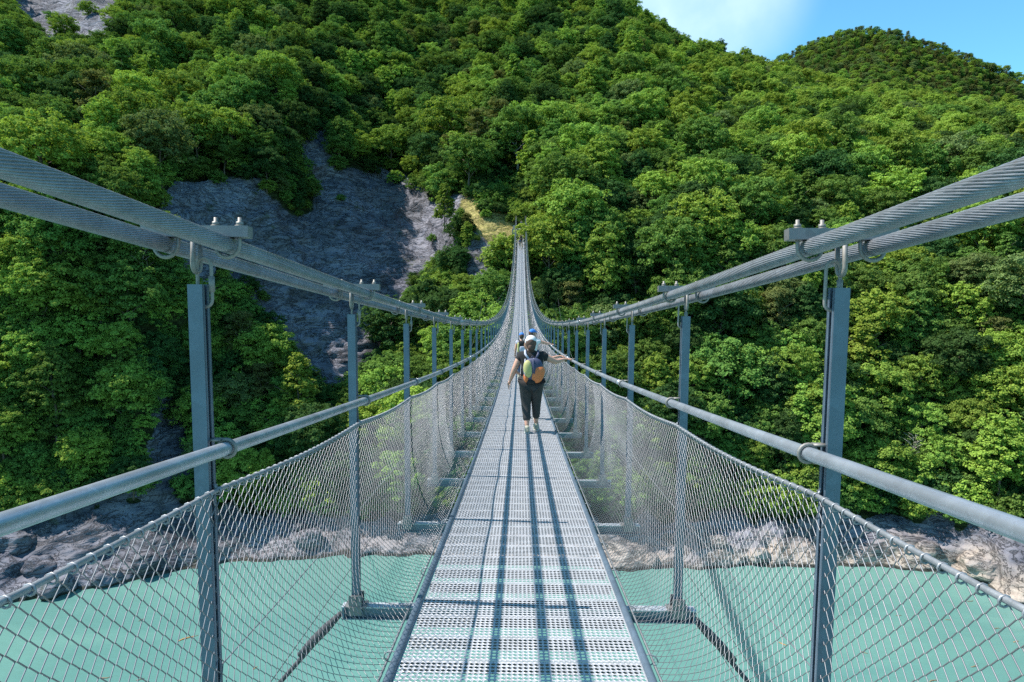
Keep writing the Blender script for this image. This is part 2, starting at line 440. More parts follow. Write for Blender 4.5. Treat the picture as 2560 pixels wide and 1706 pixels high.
def inpoly(u, v, poly):
    u = np.asarray(u); v = np.asarray(v); ins = np.zeros(u.shape, bool)
    n = len(poly)
    for k in range(n):
        x1, y1 = poly[k]; x2, y2 = poly[(k + 1) % n]
        with np.errstate(all='ignore'):
            c = ((y1 > v) != (y2 > v)) & (u < (x2 - x1) * (v - y1) / (y2 - y1 + 1e-9) + x1)
        ins ^= c
    return ins
ROCKS = [
 [(385, 430), (470, 415), (600, 412), (640, 470), (690, 400), (688, 320), (745, 308), (775, 340), (760, 400), (860, 385), (980, 430), (1005, 520), (1000, 610), (960, 655), (930, 705), (880, 740), (905, 760), (850, 830), (800, 905), (750, 900), (690, 840), (600, 800), (560, 700), (500, 620), (480, 700), (430, 700), (395, 600), (330, 560)],
 [(995, 470), (1050, 450), (1105, 462), (1150, 505), (1175, 545), (1140, 600), (1110, 668), (1050, 672), (1030, 610), (985, 640)],
 [(20, 8), (60, -90), (290, -90), (290, 60), (235, 130), (150, 95), (95, 120)],
 [(345, 860), (385, 890), (425, 960), (470, 1040), (470, 1150), (250, 1150), (200, 1125), (330, 1070), (345, 960)],
 [(760, 920), (800, 930), (790, 1010), (700, 1060), (680, 1020)],
 [(2290, 325), (2330, 330), (2335, 365), (2300, 362)],
]
# vegetation islands standing inside the rock
ISLES = [[(640, 400), (690, 380), (715, 430), (720, 480), (680, 500), (640, 470)], [(940, 640), (1050, 600), (1085, 680), (1060, 745), (935, 745)],
         [(500, 730), (560, 700), (610, 760), (620, 840), (500, 860)], [(1055, 520), (1080, 520), (1080, 575), (1055, 575)]]
jit = np.array([[mnoise.noise(Vector((UF[j, i] / 45, VF[j, i] / 45, 1.7))) * 24 for i in range(UF.shape[1])] for j in range(UF.shape[0])])
rock = np.zeros(VF.shape)
for poly in ROCKS: rock = np.maximum(rock, inpoly(UF + jit, VF - jit * 0.8, poly))
for poly in ISLES: rock = np.where(inpoly(UF + jit * 0.5, VF + jit * 0.5, poly), 0, rock)
tgrid = np.broadcast_to(tt[:, None], VF.shape)
rock = np.maximum(rock, (tgrid < 2.0 + jit / 80).astype(float))
DRY = [(1050, 455), (1110, 455), (1170, 495), (1205, 545), (1195, 600), (1150, 590), (1095, 535), (1050, 500)]
dry = inpoly(UF + jit * 0.4, VF + jit * 0.3, DRY).astype(float)
def blur(a, n=1):
    for _ in range(n):
        a = (np.roll(a, 1, 0) + np.roll(a, -1, 0) + np.roll(a, 1, 1) + np.roll(a, -1, 1) + 2 * a) / 6
    return a
rockmask = rock.copy()
rock = np.where(dry > 0.5, 0.0, rock); rock = blur(rock, 2); dry = blur(dry, 2)

def normals(P):
    a = np.gradient(P, axis=1); b = np.gradient(P, axis=0)
    n = np.cross(a, b); n /= np.linalg.norm(n, axis=-1, keepdims=True) + 1e-9
    n[n[..., 1] > 0] *= -1
    return n
N = normals(P)
disp = np.zeros(VF.shape)
for j in range(P.shape[0]):
    for i in range(P.shape[1]):
        p = Vector(P[j, i]); r = rock[j, i]
        s = Vector((p.x * 0.8 + p.z * 0.5, p.y, p.z * 0.9 - p.x * 0.4))
        if r > 0.02:
            a = mnoise.ridged_multi_fractal(s * 0.11, 0.9, 2.1, 5, 1.0, 2.0) - 1.0
            b = mnoise.noise(s * 0.7) + 0.5 * mnoise.noise(s * 1.7)
            dv = mnoise.voronoi(s * 0.30)[0]
            c = (dv[1] - dv[0])
            st = Vector((p.x * 0.30 + p.z * 0.12, p.y * 0.3, p.z * 0.9 - p.x * 0.5)); e_ = mnoise.ridged_multi_fractal(st * 0.35, 0.8, 2.2, 4, 1.0, 2.0) - 1.0
            sh_ = 1.0 if tt[j] > 2.6 else 0.35
            f_ = mnoise.ridged_multi_fractal(s * 0.45, 0.9, 2.2, 4, 1.0, 2.0) - 1.0
            dl = mnoise.voronoi(s * 0.12)[0]; c = c if sh_ == 1.0 else (dl[1] - dl[0]) * 1.3
            disp[j, i] += r * (a * 1.1 * (0.15 + sh_) + b * 0.12 + c * (0.3 + 0.9 * sh_) + e_ * 0.6 + f_ * 0.12)
        disp[j, i] += (1 - r) * mnoise.noise(p * 0.12) * 0.8
disp *= np.clip((tgrid) / 0.8, 0, 1)
endd = np.clip(np.hypot(P[..., 0], P[..., 1] - 130) / 8 - 0.4, 0, 1)
P = P + N * (disp * endd)[..., None]
# keep the ground clear of the landing
H_, W_ = VF.shape
idx = np.arange(H_ * W_).reshape(H_, W_)
Fq = np.stack([idx[:-1, :-1], idx[:-1, 1:], idx[1:, 1:], idx[1:, :-1]], -1).reshape(-1, 4)
hill = mk('hillside', P.reshape(-1, 3), Fq, M_ground)
tag(hill, 'steep forested hillside with grey cliffs rising from the reservoir', kind='structure')
for nm, arr in (('rock', rock), ('dry', dry)):
    a = hill.data.attributes.new(nm, 'FLOAT', 'POINT'); a.data.foreach_set('value', arr.ravel().astype(np.float32))

# far hill behind the right shoulder
hu = np.arange(1500, 2900, 12.0); ht = np.linspace(0, 1, 60)
crest_u = [1500, 1700, 1775, 1850, 1915, 1960, 2000, 2050, 2120, 2200, 2280, 2353, 2500, 2900]
crest_v = [290, 195, 155, 120, 93, 82, 80, 88, 108, 135, 165, 193, 260, 380]
cv = pchip(crest_u, crest_v, hu)
HV = cv[None, :] + (1 - ht[:, None]) * 230
HD = 460 + 190 * ht[:, None] ** 1.1 + 0 * HV
for j in range(HD.shape[0]):
    for i in range(HD.shape[1]):
        HD[j, i] *= 1 + 0.04 * mnoise.noise(Vector(((hu[i] - HV[j, i] * .4) / 60, HV[j, i] / 110, 5)))
back = 5
HV2 = np.concatenate([HV, HV[-1:] + np.linspace(10, 120, back)[:, None]]); HD2 = np.concatenate([HD, HD[-1:] + np.linspace(30, 200, back)[:, None]])
dd = np.array(F_) + ((hu * 1.088 - 1280) / 1600)[None, :, None] * np.array(R_) + ((853 - HV2 * 1.088) / 1600)[..., None] * np.array(U_)
dd = dd / dd[..., 1:2]
HP = np.array(EYE) + dd * HD2[..., None]
h2, w2 = HV2.shape; ix = np.arange(h2 * w2).reshape(h2, w2)
fh = mk('far_hill', HP.reshape(-1, 3), np.stack([ix[:-1, :-1], ix[:-1, 1:], ix[1:, 1:], ix[1:, :-1]], -1).reshape(-1, 4), M_ground)
tag(fh, 'distant rounded wooded hill against the sky', kind='structure')

# water
wv = mk('water', [(-700, -300, WZ), (700, -300, WZ), (700, 160, WZ), (-700, 160, WZ)], [(0, 1, 2, 3)], M_water, smooth=False)
tag(wv, 'milky turquoise reservoir water', kind='structure')
bed = mk('ground', [(-3000, -3000, WZ - 9), (3000, -3000, WZ - 9), (3000, 3000, WZ - 9), (-3000, 3000, WZ - 9)], [(0, 1, 2, 3)], M_ground, smooth=False)
tag(bed, 'valley floor under the water', kind='structure')

# ------------------------------------------------------------------ tree prototypes
def leaf_mesh(name, lobes, n, size, up=0.35, rnd=0.8, flat=1.0, seed=0, fill=0.25):
    r = np.random.default_rng(seed)
    lobes = np.array(lobes, float)                       # x y z rx ry rz
    wgt = (lobes[:, 3] * lobes[:, 4]) ** 1.0; wgt /= wgt.sum()
    k = r.choice(len(lobes), n, p=wgt)
    d = r.normal(size=(n, 3)); d[:, 2] = np.where(d[:, 2] < -0.35, -d[:, 2] * 0.6, d[:, 2]); d /= np.linalg.norm(d, axis=1, keepdims=True)
    rad = np.where(r.random(n) < fill, r.random(n) ** 0.5, 1.0 + r.normal(size=n) * 0.10)
    rag = 1 + 0.22 * np.sin(d[:, 0] * 9 + k * 3.1) * np.sin(d[:, 1] * 8 + k) * 1.0
    # every lobe carries a dozen ragged sprays; leaves gather round them and leave gaps between
    NSUB = 9
    sd_ = r.normal(size=(len(lobes), NSUB, 3)); sd_[..., 2] = np.where(sd_[..., 2] < -0.3, -sd_[..., 2], sd_[..., 2]); sd_ /= np.linalg.norm(sd_, axis=-1, keepdims=True)
    srad = 0.65 + 0.75 * r.random((len(lobes), NSUB)); ssz = 0.22 + 0.28 * r.random((len(lobes), NSUB))
    kk = r.integers(0, NSUB, n)
    cc = lobes[k, :3] + sd_[k, kk] * lobes[k, 3:6] * srad[k, kk][:, None]
    d2 = d.copy()
    c = cc + d * (lobes[k, 3:4] * ssz[k, kk][:, None]) * np.array([1.1, 1.1, 0.95]) * np.abs(rad)[:, None]
    d = sd_[k, kk] * 0.45 + d * 0.55
    lt2 = r.random((len(lobes), NSUB))[k, kk]
    nn = d * np.array([0.8, 0.8, 0.8]) + np.array([0, 0, up]) + r.normal(size=(n, 3)) * rnd * 0.5
    nn /= np.linalg.norm(nn, axis=1, keepdims=True)
    t = np.cross(nn, r.normal(size=(n, 3))); t /= np.linalg.norm(t, axis=1, keepdims=True)
    b = np.cross(nn, t)
    s = size * (0.6 + 0.8 * r.random(n))[:, None]
    el = (0.6 + 0.6 * r.random(n))[:, None]
    v0 = c - t * s; v2 = c + t * s; v1 = c - b * s * el + nn * s * 0.15; v3 = c + b * s * el * 0.8 + nn * s * 0.1
    V = np.stack([v0, v1, v2, v3], 1).reshape(-1, 3)
    F = np.arange(n * 4).reshape(n, 4)
    lt = r.random(len(lobes))
    tint = np.clip(0.3 * lt[k] + 0.3 * lt2 + 0.4 * r.random(n), 0, 1)
    me = bpy.data.meshes.new(name)
    me.vertices.add(n * 4); me.vertices.foreach_set('co', V.astype(np.float32).ravel())
    me.loops.add(n * 4); me.loops.foreach_set('vertex_index', F.astype(np.int32).ravel())
    me.polygons.add(n); me.polygons.foreach_set('loop_start', np.arange(0, n * 4, 4, dtype=np.int32)); me.polygons.foreach_set('loop_total', np.full(n, 4, dtype=np.int32))
    me.update(calc_edges=True)
    a = me.attributes.new('tint', 'FLOAT', 'POINT'); a.data.foreach_set('value', np.repeat(tint, 4).astype(np.float32))
    return me

def broad_lobes(seed, rx, rz, zc, n=20, lob=0.36, cone=0.0):
    r = np.random.default_rng(seed); out = []
    for i in range(n):
        g = (i + 0.5) / n
        z = 1 - 1.75 * g; a = i * 2.39996 + r.random() * 0.7
        q = sqrt(max(0.02, 1 - z * z)) * (0.62 + 0.3 * r.random())
        q *= (1 - cone * (z + 0.75) / 1.75)
        s = lob * (0.7 + 0.65 * r.random()) * (1 - 0.35 * cone * (z + .75) / 1.75)
        out.append((rx * q * cos(a), rx * q * sin(a), zc + rz * z * 0.72 + rx * 0.10 * (r.random() - 0.3), rx * s, rx * s, rx * s * (0.75 + 0.4 * r.random())))
    out.append((0, 0, zc, rx * 0.5, rx * 0.5, rz * 0.55))
    return out

def trunk_mesh(name, h, r, lean=0.3, limbs=5, seed=0, top=0.5):
    q = random.Random(seed); b = MB()
    pts = [Vector((lean * sin(i * 0.9) * i / 6, lean * cos(i * 1.3 + seed) * i / 6, h * i / 6)) for i in range(7)]
    b.tube(pts, [r * (1.25 - 0.18 * i) for i in range(7)], 7)
    for k in range(limbs):
        z0 = h * (0.40 + 0.5 * k / limbs); i = int(z0 / h * 6); p = pts[i].lerp(pts[min(6, i + 1)], z0 / h * 6 - i)
        a = k * 2.4 + q.random(); L = h * (0.22 + 0.16 * q.random())
        e = p + Vector((cos(a) * L * 0.8, sin(a) * L * 0.8, L * 0.65))
        mdl = p.lerp(e, 0.5) + Vector((0, 0, L * 0.08))
        b.tube([p, mdl, e], [r * 0.5, r * 0.33, r * 0.12], 5)
    me = bpy.data.meshes.new(name); me.from_pydata(b.V, [], b.F); me.update()
    for p_ in me.polygons: p_.use_smooth = True
    me.materials.append(M_bark)
    return me

# name: (height of prototype, shape word, leaf mesh, trunk mesh)
SH = {}
SH['round'] = (12.0, 'rounded', leaf_mesh('c_round', broad_lobes(1, 4.5, 4.7, 7.2, 36, 0.28), 15000, 0.150, seed=1), trunk_mesh('t1', 8.5, 0.2, 0.4, 6, 1))
SH['uneven'] = (12.5, 'uneven', leaf_mesh('c_uneven', broad_lobes(2, 4.5, 5.4, 7.2, 24, 0.34), 15000, 0.150, seed=2), trunk_mesh('t2', 9, 0.2, 0.5, 6, 2))
SH['broad'] = (11.0, 'broad', leaf_mesh('c_broad', broad_lobes(5, 5.2, 4.2, 6.4, 40, 0.25), 16000, 0.150, seed=3), trunk_mesh('t3', 7.5, 0.22, 0.4, 7, 3))
SH['tall'] = (14.5, 'tall', leaf_mesh('c_tall', broad_lobes(4, 3.8, 6.9, 8.2, 38, 0.31, 0.35), 15000, 0.150, seed=4), trunk_mesh('t4', 11, 0.2, 0.3, 7, 4))
SH['spire'] = (13.0, 'narrow', leaf_mesh('c_spire', broad_lobes(8, 3.1, 6.8, 7.0, 40, 0.30, 0.8), 12000, 0.145, up=0.7, seed=5), trunk_mesh('t5', 11, 0.14, 0.2, 6, 5))
pl = []
_r = random.Random(3)
for k in range(13):
    z = 5.2 + 6.3 * k / 12; a = k * 2.4; rr = 2.9 * (1 - 0.055 * k) * (0.45 + 0.5 * _r.random())
    pl.append((rr * cos(a) * 0.8, rr * sin(a) * 0.8, z, 1.55 * (0.8 + .4 * _r.random()), 1.55, 0.42))
pl.append((0, 0, 11.6, 1.6, 1.6, 0.7))
SH['pine'] = (12.2, 'flat-topped', leaf_mesh('c_pine', pl, 9000, 0.125, up=0.9, rnd=0.9, seed=6, fill=0.4), trunk_mesh('t6', 11, 0.17, 0.5, 9, 6))
SH['bush'] = (4.2, 'bushy', leaf_mesh('c_bush', broad_lobes(9, 2.5, 2.1, 1.9, 14, 0.42), 5500, 0.13, seed=7), trunk_mesh('t7', 2.2, 0.07, 0.2, 5, 7))
SH['bare'] = (10.0, 'bare', leaf_mesh('c_bare', broad_lobes(12, 3.0, 3.2, 6.2, 14, 0.3), 260, 0.12, seed=9), trunk_mesh('t8', 9.0, 0.16, 0.6, 22, 8))
SH['bare'][3].materials.clear(); SH['bare'][3].materials.append(M_palebark)
CROWN = {}; 
def crown_mesh(shape, tone):
    k = (shape, tone)
    if k not in CROWN:
        me = SH[shape][2].copy(); me.name = 'crown'; me.materials.append(TONES[tone][1]); CROWN[k] = me
    return CROWN[k]

# ------------------------------------------------------------------ tree placement
NV = normals(P)
trees = []      # dict: p, s, rz, shape, tone, special
hashg = {}
def near_ok(p, r):
    gx, gy, gz = int(p[0] // 6), int(p[1] // 6), int(p[2] // 6)
    for a in (-1, 0, 1):
        for b in (-1, 0, 1):
            for c in (-1, 0, 1):
                for q, rq in hashg.get((gx + a, gy + b, gz + c), ()):
                    m_ = min(r, rq) * 0.5 + max(r, rq) * 0.5
                    if (q[0] - p[0])**2 + (q[1] - p[1])**2 + (q[2] - p[2])**2 < m_ * m_: return False
    return True
def put(p, r): hashg.setdefault((int(p[0] // 6), int(p[1] // 6), int(p[2] // 6)), []).append((p, r))
def surf(u, v):
    i = int(np.clip(round((u - uu[0]) / 8), 0, W_ - 1))
    col = VF[:, i]; j = int(np.argmin(np.abs(col - v) + (tt > 9.05) * 500)); return P[j, i].copy(), DF[j, i]
# trees the eye can pick out: u, v of the base, height in photograph px, shape, tone, label
SPEC = [
 (1032, 372, 150, 'broad', 'bright', 'bright green round tree standing clear above the cliff left of the bridge end'),
 (1188, 410, 165, 'uneven', 'mid', 'mid green tree with tall bare pale trunk straight above the bridge end'),
 (1300, 520, 165, 'broad', 'mid', 'large leafy tree just right of the bridge end, top of the lower slope'),
 (1380, 640, 165, 'round', 'mid', 'full green tree below the large one right of the bridge end'),
 (556, 860, 140, 'pine', 'pine', 'ochre pine standing left of the dark cliff hollow between the first two left posts'),
 (603, 960, 130, 'pine', 'pine', 'second ochre pine, lower and right of the first, between the two left posts'),
 (692, 1010, 205, 'spire', 'yellow', 'bright yellow-green pointed young tree against the dark cliff foot'),
 (640, 1060, 150, 'spire', 'bright', 'light green young tree left of the bright pointed one'),
 (1008, 735, 115, 'broad', 'bright', 'sunlit round tree at the foot of the grey rock rib'),
 (890, 985, 150, 'round', 'bright', 'rounded bright tree right of the pale scree between second and third left posts'),
 (1757, 770, 100, 'pine', 'pine', 'small brownish pine standing out of the right forest left of the near post'),
 (2295, 1180, 230, 'tall', 'yellow', 'tall bright yellow-green tree above the shore rock near the right edge'),
 (2330, 960, 190, 'uneven', 'bright', 'bright leafy tree near the right edge above the handrail'),
 (40, 700, 150, 'uneven', 'yellow', 'bright yellow-green tree at the left edge under the cables'),
 (160, 780, 190, 'broad', 'bright', 'big sunlit tree below the left cables, nearer the left edge'),
 (300, 800, 200, 'round', 'mid', 'big round tree below the left cables, left of the near post'),
 (380, 900, 130, 'uneven', 'dark', 'dark tree beside the near left post at the cliff edge'),
 (40, 1185, 70, 'bush', 'bright', 'green bush at the left edge just above the handrail'),
 (640, 260, 140, 'uneven', 'bright', 'bright tree high above the dark cliff, left of centre'),
 (675, 180, 120, 'round', 'mid', 'rounded tree above the bright one left of centre'),
 (365, 200, 150, 'uneven', 'mid', 'large tree in the upper left forest'),
 (150, 110, 80, 'round', 'bright', 'light green tree in front of the top left rock'),
 (190, 250, 150, 'round', 'grey', 'pale grey-green tree upper left'),
 (200, 370, 120, 'uneven', 'grey', 'pale grey-green tree over the left cables'),
 (1040, 540, 120, 'spire', 'bright', 'slender bright tree clinging to the groove of the grey rib'),
 (1030, 470, 80, 'bush', 'mid', 'bush on the top of the grey rib'),
 (1160, 640, 90, 'bush', 'bright', 'leafy bush left of the bridge below the dry grass'),
 (1720, 940, 160, 'round', 'bright', 'round green tree between the second and near right posts'),
 (1180, 250, 130, 'spire', 'bright', 'narrow bright tree high above the bridge end'),
 (880, 130, 120, 'tall', 'mid', 'tall tree near the top left of centre'),
 (2240, 560, 110, 'uneven', 'yellow', 'pale yellow-green tree between the right cables and the edge'),
 (2095, 1090, 105, 'bare', 'grey', 'bare grey dead tree right of the near right post above the shore'),
 (330, 640, 95, 'bare', 'grey', 'leafless pale tree in the shade under the left cables'),
 (1905, 900, 90, 'bare', 'grey', 'leafless grey tree just right of the near right post'),
 (985, 700, 40, 'bush', 'bright', 'small bush left of the sunlit tree at the rib foot'),
]
for u, v, h_, tn in ((700, 330, 34, 'mid'), (735, 300, 30, 'dark'), (850, 405, 34, 'dark'), (905, 420, 30, 'bright'), (960, 440, 34, 'mid'), (780, 470, 16, 'mid'), (560, 425, 34, 'dark'), (500, 430, 30, 'mid'),
                    (640, 620, 18, 'dark'), (600, 690, 26, 'mid'), (930, 712, 26, 'bright'), (900, 745, 30, 'mid'), (860, 770, 24, 'bright'), (1000, 560, 18, 'mid'), (1120, 500, 20, 'bright'), (1098, 560, 14, 'mid'),
                    (120, 60, 26, 'mid'), (200, 40, 30, 'bright'), (330, 900, 22, 'dark'), (400, 960, 24, 'mid'), (70, 1190, 26, 'bright'), (420, 1130, 26, 'mid')):
    SPEC.append((u, v, h_, 'bush', tn, None))
for u, v, hp_, shp, tn, lb in SPEC:
    p, D = surf(u, v)
    q = p + np.array([0, 0, 1.0]); pu, pv = proj(q); u0_, v0_ = proj(p)
    Hm = hp_ / max(1e-3, (v0_ - pv))
    s = Hm / SH[shp][0]
    trees.append(dict(p=p, s=s, rz=random.random() * 6.28, shape=shp, tone=tn, D=D, label=lb)); put(p, 4.0 * min(1.3, s))
BM = np.zeros((392, 588), bool); _yy, _xx = np.mgrid[0:392, 0:588]
isle = np.zeros(VF.shape, bool)
def _late():
    for q_ in BARE: BM[inpoly(_xx * 4, _yy * 4, q_)] = True
    for q_ in ISLES: isle[inpoly(UF, VF, q_)] = True
order = rng.permutation(H_ * W_)
tnoise = lambda p, k: mnoise.noise(Vector(p) * 0.035 + Vector((k * 7.3, 0, 0)))
BARE = [[(1040, 440), (1120, 440), (1215, 520), (1200, 600), (1090, 560)], [(690, 735), (930, 738), (905, 800), (830, 870), (770, 900), (700, 850)], [(835, 410), (985, 430), (1005, 620), (950, 690), (840, 620)], [(1060, 470), (1160, 520), (1130, 650), (1060, 650)], [(620, 430), (820, 430), (830, 700), (600, 680)], [(30, 0), (260, 0), (230, 90), (100, 90)]]
OPEN = [(1120, 430), (1215, 430), (1235, 540), (1260, 640), (1150, 640), (1120, 560), (1060, 470)]    # clearing at the landing
_late()
for q in order:
    j, i = divmod(int(q), W_)
    t = tt[j]
    if t < 2.02 or rockmask[j, i] > 0.3: continue
    u, v = UF[j, i], VF[j, i]
    p = P[j, i]; D = DF[j, i]
    if abs(p[0]) < 3.2 and p[1] < 133 and p[2] > -12: continue
    shp = random.choices(['round', 'uneven', 'broad', 'tall', 'spire', 'pine', 'bush'], [26, 24, 20, 12, 7, 1.2, 8])[0]
    s = (0.66 + 0.62 * random.random() ** 1.2)
    if D > 170: s *= 0.84
    if u < 480 and v > 500 and v < 1200: s *= 0.85
    if inpoly(u, v, OPEN) or dry[j, i] > 0.2:
        shp = 'bush'; s = 0.35 + 0.35 * random.random()
    if t < 2.5 and random.random() < 0.5: shp = 'bush'
    if t > 8.6 and random.random() < 0.25: shp = 'pine'; s *= 0.75
    r = {'bush': 2.1, 'pine': 3.2, 'spire': 3.6, 'tall': 4.4}.get(shp, 4.9) * s * (1.12 if shp != 'bush' else 1.0)
    # keep tall trees off the cliff brow so the rock stays in view
    if shp != 'bush' and t < 6.4:
        hpx = SH[shp][0] * s / D * FV
        jj = None
        top = v - hpx * 0.7
        if 0 <= i < W_ and 420 < u < 1150:
            k = int(np.argmin(np.abs(VF[:, i] - top)))
            if rockmask[k, i] > 0.5 and top > 300:
                if random.random() < (1.0 if 690 < u < 960 else 0.85): continue
                shp = 'bush'; s = 0.5; r = 1.2
    hh_ = SH[shp][0] * s / D * FV
    if not isle[j, i] and any(BM[int(min(391, max(0, b_ / 4))), int(min(587, max(0, a_ / 4)))] for a_, b_ in ((u, v - hh_ * .85), (u, v - hh_ * .5), (u - hh_ * .25, v - hh_ * .6), (u + hh_ * .25, v - hh_ * .6))) and random.random() < (0.97 if shp != 'bush' else 0.85): continue
    if isle[j, i] and hh_ > 60: s *= 60 / hh_; r *= 60 / hh_
    if shp != 'bush' and u < 330 and v < 260:
        top = v - SH[shp][0] * s / D * FV * 0.75
        if inpoly(np.array([u]), np.array([top]), ROCKS[2])[0] and random.random() < 0.85: continue
    if not near_ok(p, r): continue
    # tone by place
    n_ = tnoise(p, 1); e = random.random()
    if shp == 'pine': tn = 'pine'
    else:
        yel = np.clip((u - 1100) / 800, 0, 1) * np.clip((560 - v) / 350, 0, 1) + (0.15 if u > 1900 else 0)
        if e < 0.10 + 0.5 * yel + 0.1 * n_: tn = 'yellow'
        elif e < 0.32 + 0.5 * yel + 0.35 * n_: tn = 'bright'
        elif e < 0.70 + 0.2 * yel: tn = 'mid'
        elif e < 0.95: tn = 'dark'
        else: tn = 'grey'
        if shp == 'spire' and tn in ('dark', 'grey'): tn = 'mid'
        if shp == 'bush' and tn in ('grey',): tn = 'bright'
    put(p, r)
    trees.append(dict(p=p.copy(), s=s, rz=random.random() * 6.28, shape=shp, tone=tn, D=D, label=None))
# shrubby understorey on the nearer slopes
keep_hash = hashg; hashg = {}
for q in order:
    j, i = divmod(int(q), W_)
    t = tt[j]; D = DF[j, i]
    if t < 2.0 or rockmask[j, i] > 0.3 or D > 200: continue
    p = P[j, i]
    if abs(p[0]) < 3.0 and p[1] < 133 and p[2] > -8: continue
    s = 0.5 + 0.55 * random.random(); u, v = UF[j, i], VF[j, i]
    if isle[j, i]: s *= 0.6
    if not near_ok(p, 4.0 * s): continue
    if BM[int(min(391, max(0, (v - 12) / 4))), int(min(587, max(0, u / 4)))] and not isle[j, i] and random.random() < 0.85: continue
    put(p, 4.0 * s)
    trees.append(dict(p=p.copy(), s=s, rz=random.random() * 6.28, shape='bush', tone=random.choice(['mid', 'dark', 'mid', 'bright']), D=D, label=None))
# far hill trees
fl = HP[:60].reshape(-1, 3); hashg = {}
for q in rng.permutation(len(fl)):
    for rep in range(2):
        p = fl[q] + np.array([random.uniform(-3, 3), random.uniform(-3, 3), 0])
        shp = random.choices(['round', 'uneven', 'pine', 'broad'], [3, 4, 5, 2])[0]; s = 0.42 + 0.30 * random.random()
        r = 4.2 * s
        if not near_ok(p, r): continue
        tn = 'pine' if shp == 'pine' else random.choice(['mid', 'bright', 'grey', 'yellow', 'mid'])
        put(p, r)
        trees.append(dict(p=p, s=s, rz=random.random() * 6.28, shape=shp, tone=tn, D=p[1], label=None, far=True))
# visible area of every tree: coarse z-buffer of discs and of the ground
GW, GH = 588, 392
zb = np.full((GH, GW), 1e9); ib = np.full((GH, GW), -1)
gi = ((VF / 4).astype(int), (UF / 4).astype(int))
ok = (gi[0] >= 0) & (gi[0] < GH) & (gi[1] >= 0) & (gi[1] < GW)
for oy in (0, 1):
    for ox in (0, 1):
        a = np.clip(gi[0][ok] + oy, 0, GH - 1); b = np.clip(gi[1][ok] + ox, 0, GW - 1)
        np.minimum.at(zb, (a, b), DF[ok] + 1.0)
yy, xx = np.mgrid[0:GH, 0:GW]
for n_, T in enumerate(trees):
    hgt = SH[T['shape']][0] * T['s']
    c = T['p'] + np.array([0, 0, hgt * 0.58]); cu_, cv_ = proj(c); cu_ /= 4; cv_ /= 4
    rr = hgt * 0.36 / T['D'] * FV / 4
    T['cu'], T['cv'] = cu_ * 4, cv_ * 4
    x0, x1, y0, y1 = int(max(0, cu_ - rr)), int(min(GW, cu_ + rr + 2)), int(max(0, cv_ - rr * 1.2)), int(min(GH, cv_ + rr * 1.2 + 2))
    if x0 >= x1 or y0 >= y1: continue
    m_ = ((xx[y0:y1, x0:x1] - cu_)**2 + ((yy[y0:y1, x0:x1] - cv_) / 1.15)**2 < max(rr, 0.8)**2) & (zb[y0:y1, x0:x1] > T['p'][1] - 2)
    zb[y0:y1, x0:x1][m_] = T['p'][1] - 2; ib[y0:y1, x0:x1][m_] = n_
cnt = np.bincount(ib[ib >= 0].ravel(), minlength=len(trees))
for n_, T in enumerate(trees):
    T['vis'] = int(cnt[n_])
    T['out'] = not (-60 < T['cu'] < 2413 and -60 < T['cv'] < 1628) if 'cu' in T else True
ranked = sorted(range(len(trees)), key=lambda k: -(trees[k]['vis'] + (10000 if trees[k]['label'] and trees[k]['vis'] > 6 else 0)))
single = [k for k in ranked[:290] if trees[k]['vis'] > 6]
singles = set(single)

# where a tree stands, in words one can find in the picture
def place(u, v):
    if u < 470:
        if v < 120: return 'at the top left corner beside the pale rock'
        if v < 240: return 'on the upper left slope below the rock outcrop'
        if v < 360: return 'on the left slope just above the twin cables'
        if v < 560: return 'behind the left twin cables'
        if v < 760: return 'under the left cables, left of the near post'
        if v < 960: return 'on the left bank above the handrail'
        return 'low on the left bank behind the handrail'
    if u < 800:
        if v < 120: return 'at the top edge left of centre'
        if v < 240: return 'high above the dark cliff hollow'
        if v < 420: return 'on the brow of the dark cliff hollow'
        if v < 800: return 'inside the dark cliff hollow'
        if v < 980: return 'between the first two left posts'
        return 'low between the first two left posts, above the net'
    if u < 1185:
        if v < 120: return 'at the top edge near the centre'
        if v < 250: return 'high on the slope left of the bridge line'
        if v < 450: return 'above the grey cliff left of the bridge end'
        if v < 700: return 'on the grey rock rib left of the bridge'
        if v < 860: return 'in the gully left of the bridge'
        return 'behind the left net near the deck'
    if u < 1480:
        if v < 120: return 'high on the ridge right of centre'
        if v < 250: return 'on the upper slope above the bridge end'
        if v < 400: return 'on the slope just above the bridge end'
        if v < 560: return 'right beside the bridge end'
        if v < 720: return 'right of the bridge above the cable dip'
        if v < 880: return 'right of the hikers below the cables'
        return 'low behind the right net'
    if u < 1860:
        if v < 200: return 'on the ridge falling to the sky gap'
        if v < 330: return 'on the upper right slope below the saddle'
        if v < 450: return 'on the middle of the right slope'
        if v < 620: return 'just above the right twin cables'
        if v < 760: return 'below the right cables, left of the near post'
        if v < 930: return 'between the second and near right posts'
        return 'low between the right posts above the net'
    if v < 300: return 'below the distant hill at the right'
    if v < 420: return 'on the bright right shoulder under the hill'
    if v < 560: return 'behind the right twin cables'
    if v < 720: return 'right of the near post, under the cables'
    if v < 880: return 'right of the near post, mid slope'
    if v < 1040: return 'right of the near post above the handrail'
    return 'right of the near post just above the shore rock'
cls = {}
for k in single:
    T = trees[k]
    if T['label']: continue
    w_ = 'shrub' if T['shape'] == 'bush' else ('pine' if T['shape'] == 'pine' else 'tree')
    base = f"{TONES[T['tone']][0]} {SH[T['shape']][1]} {w_}"
    cls.setdefault((base, place(T['cu'], T['cv'])), []).append(k)
ORD = ['leftmost', 'second', 'third', 'fourth', 'fifth', 'sixth', 'seventh', 'eighth']
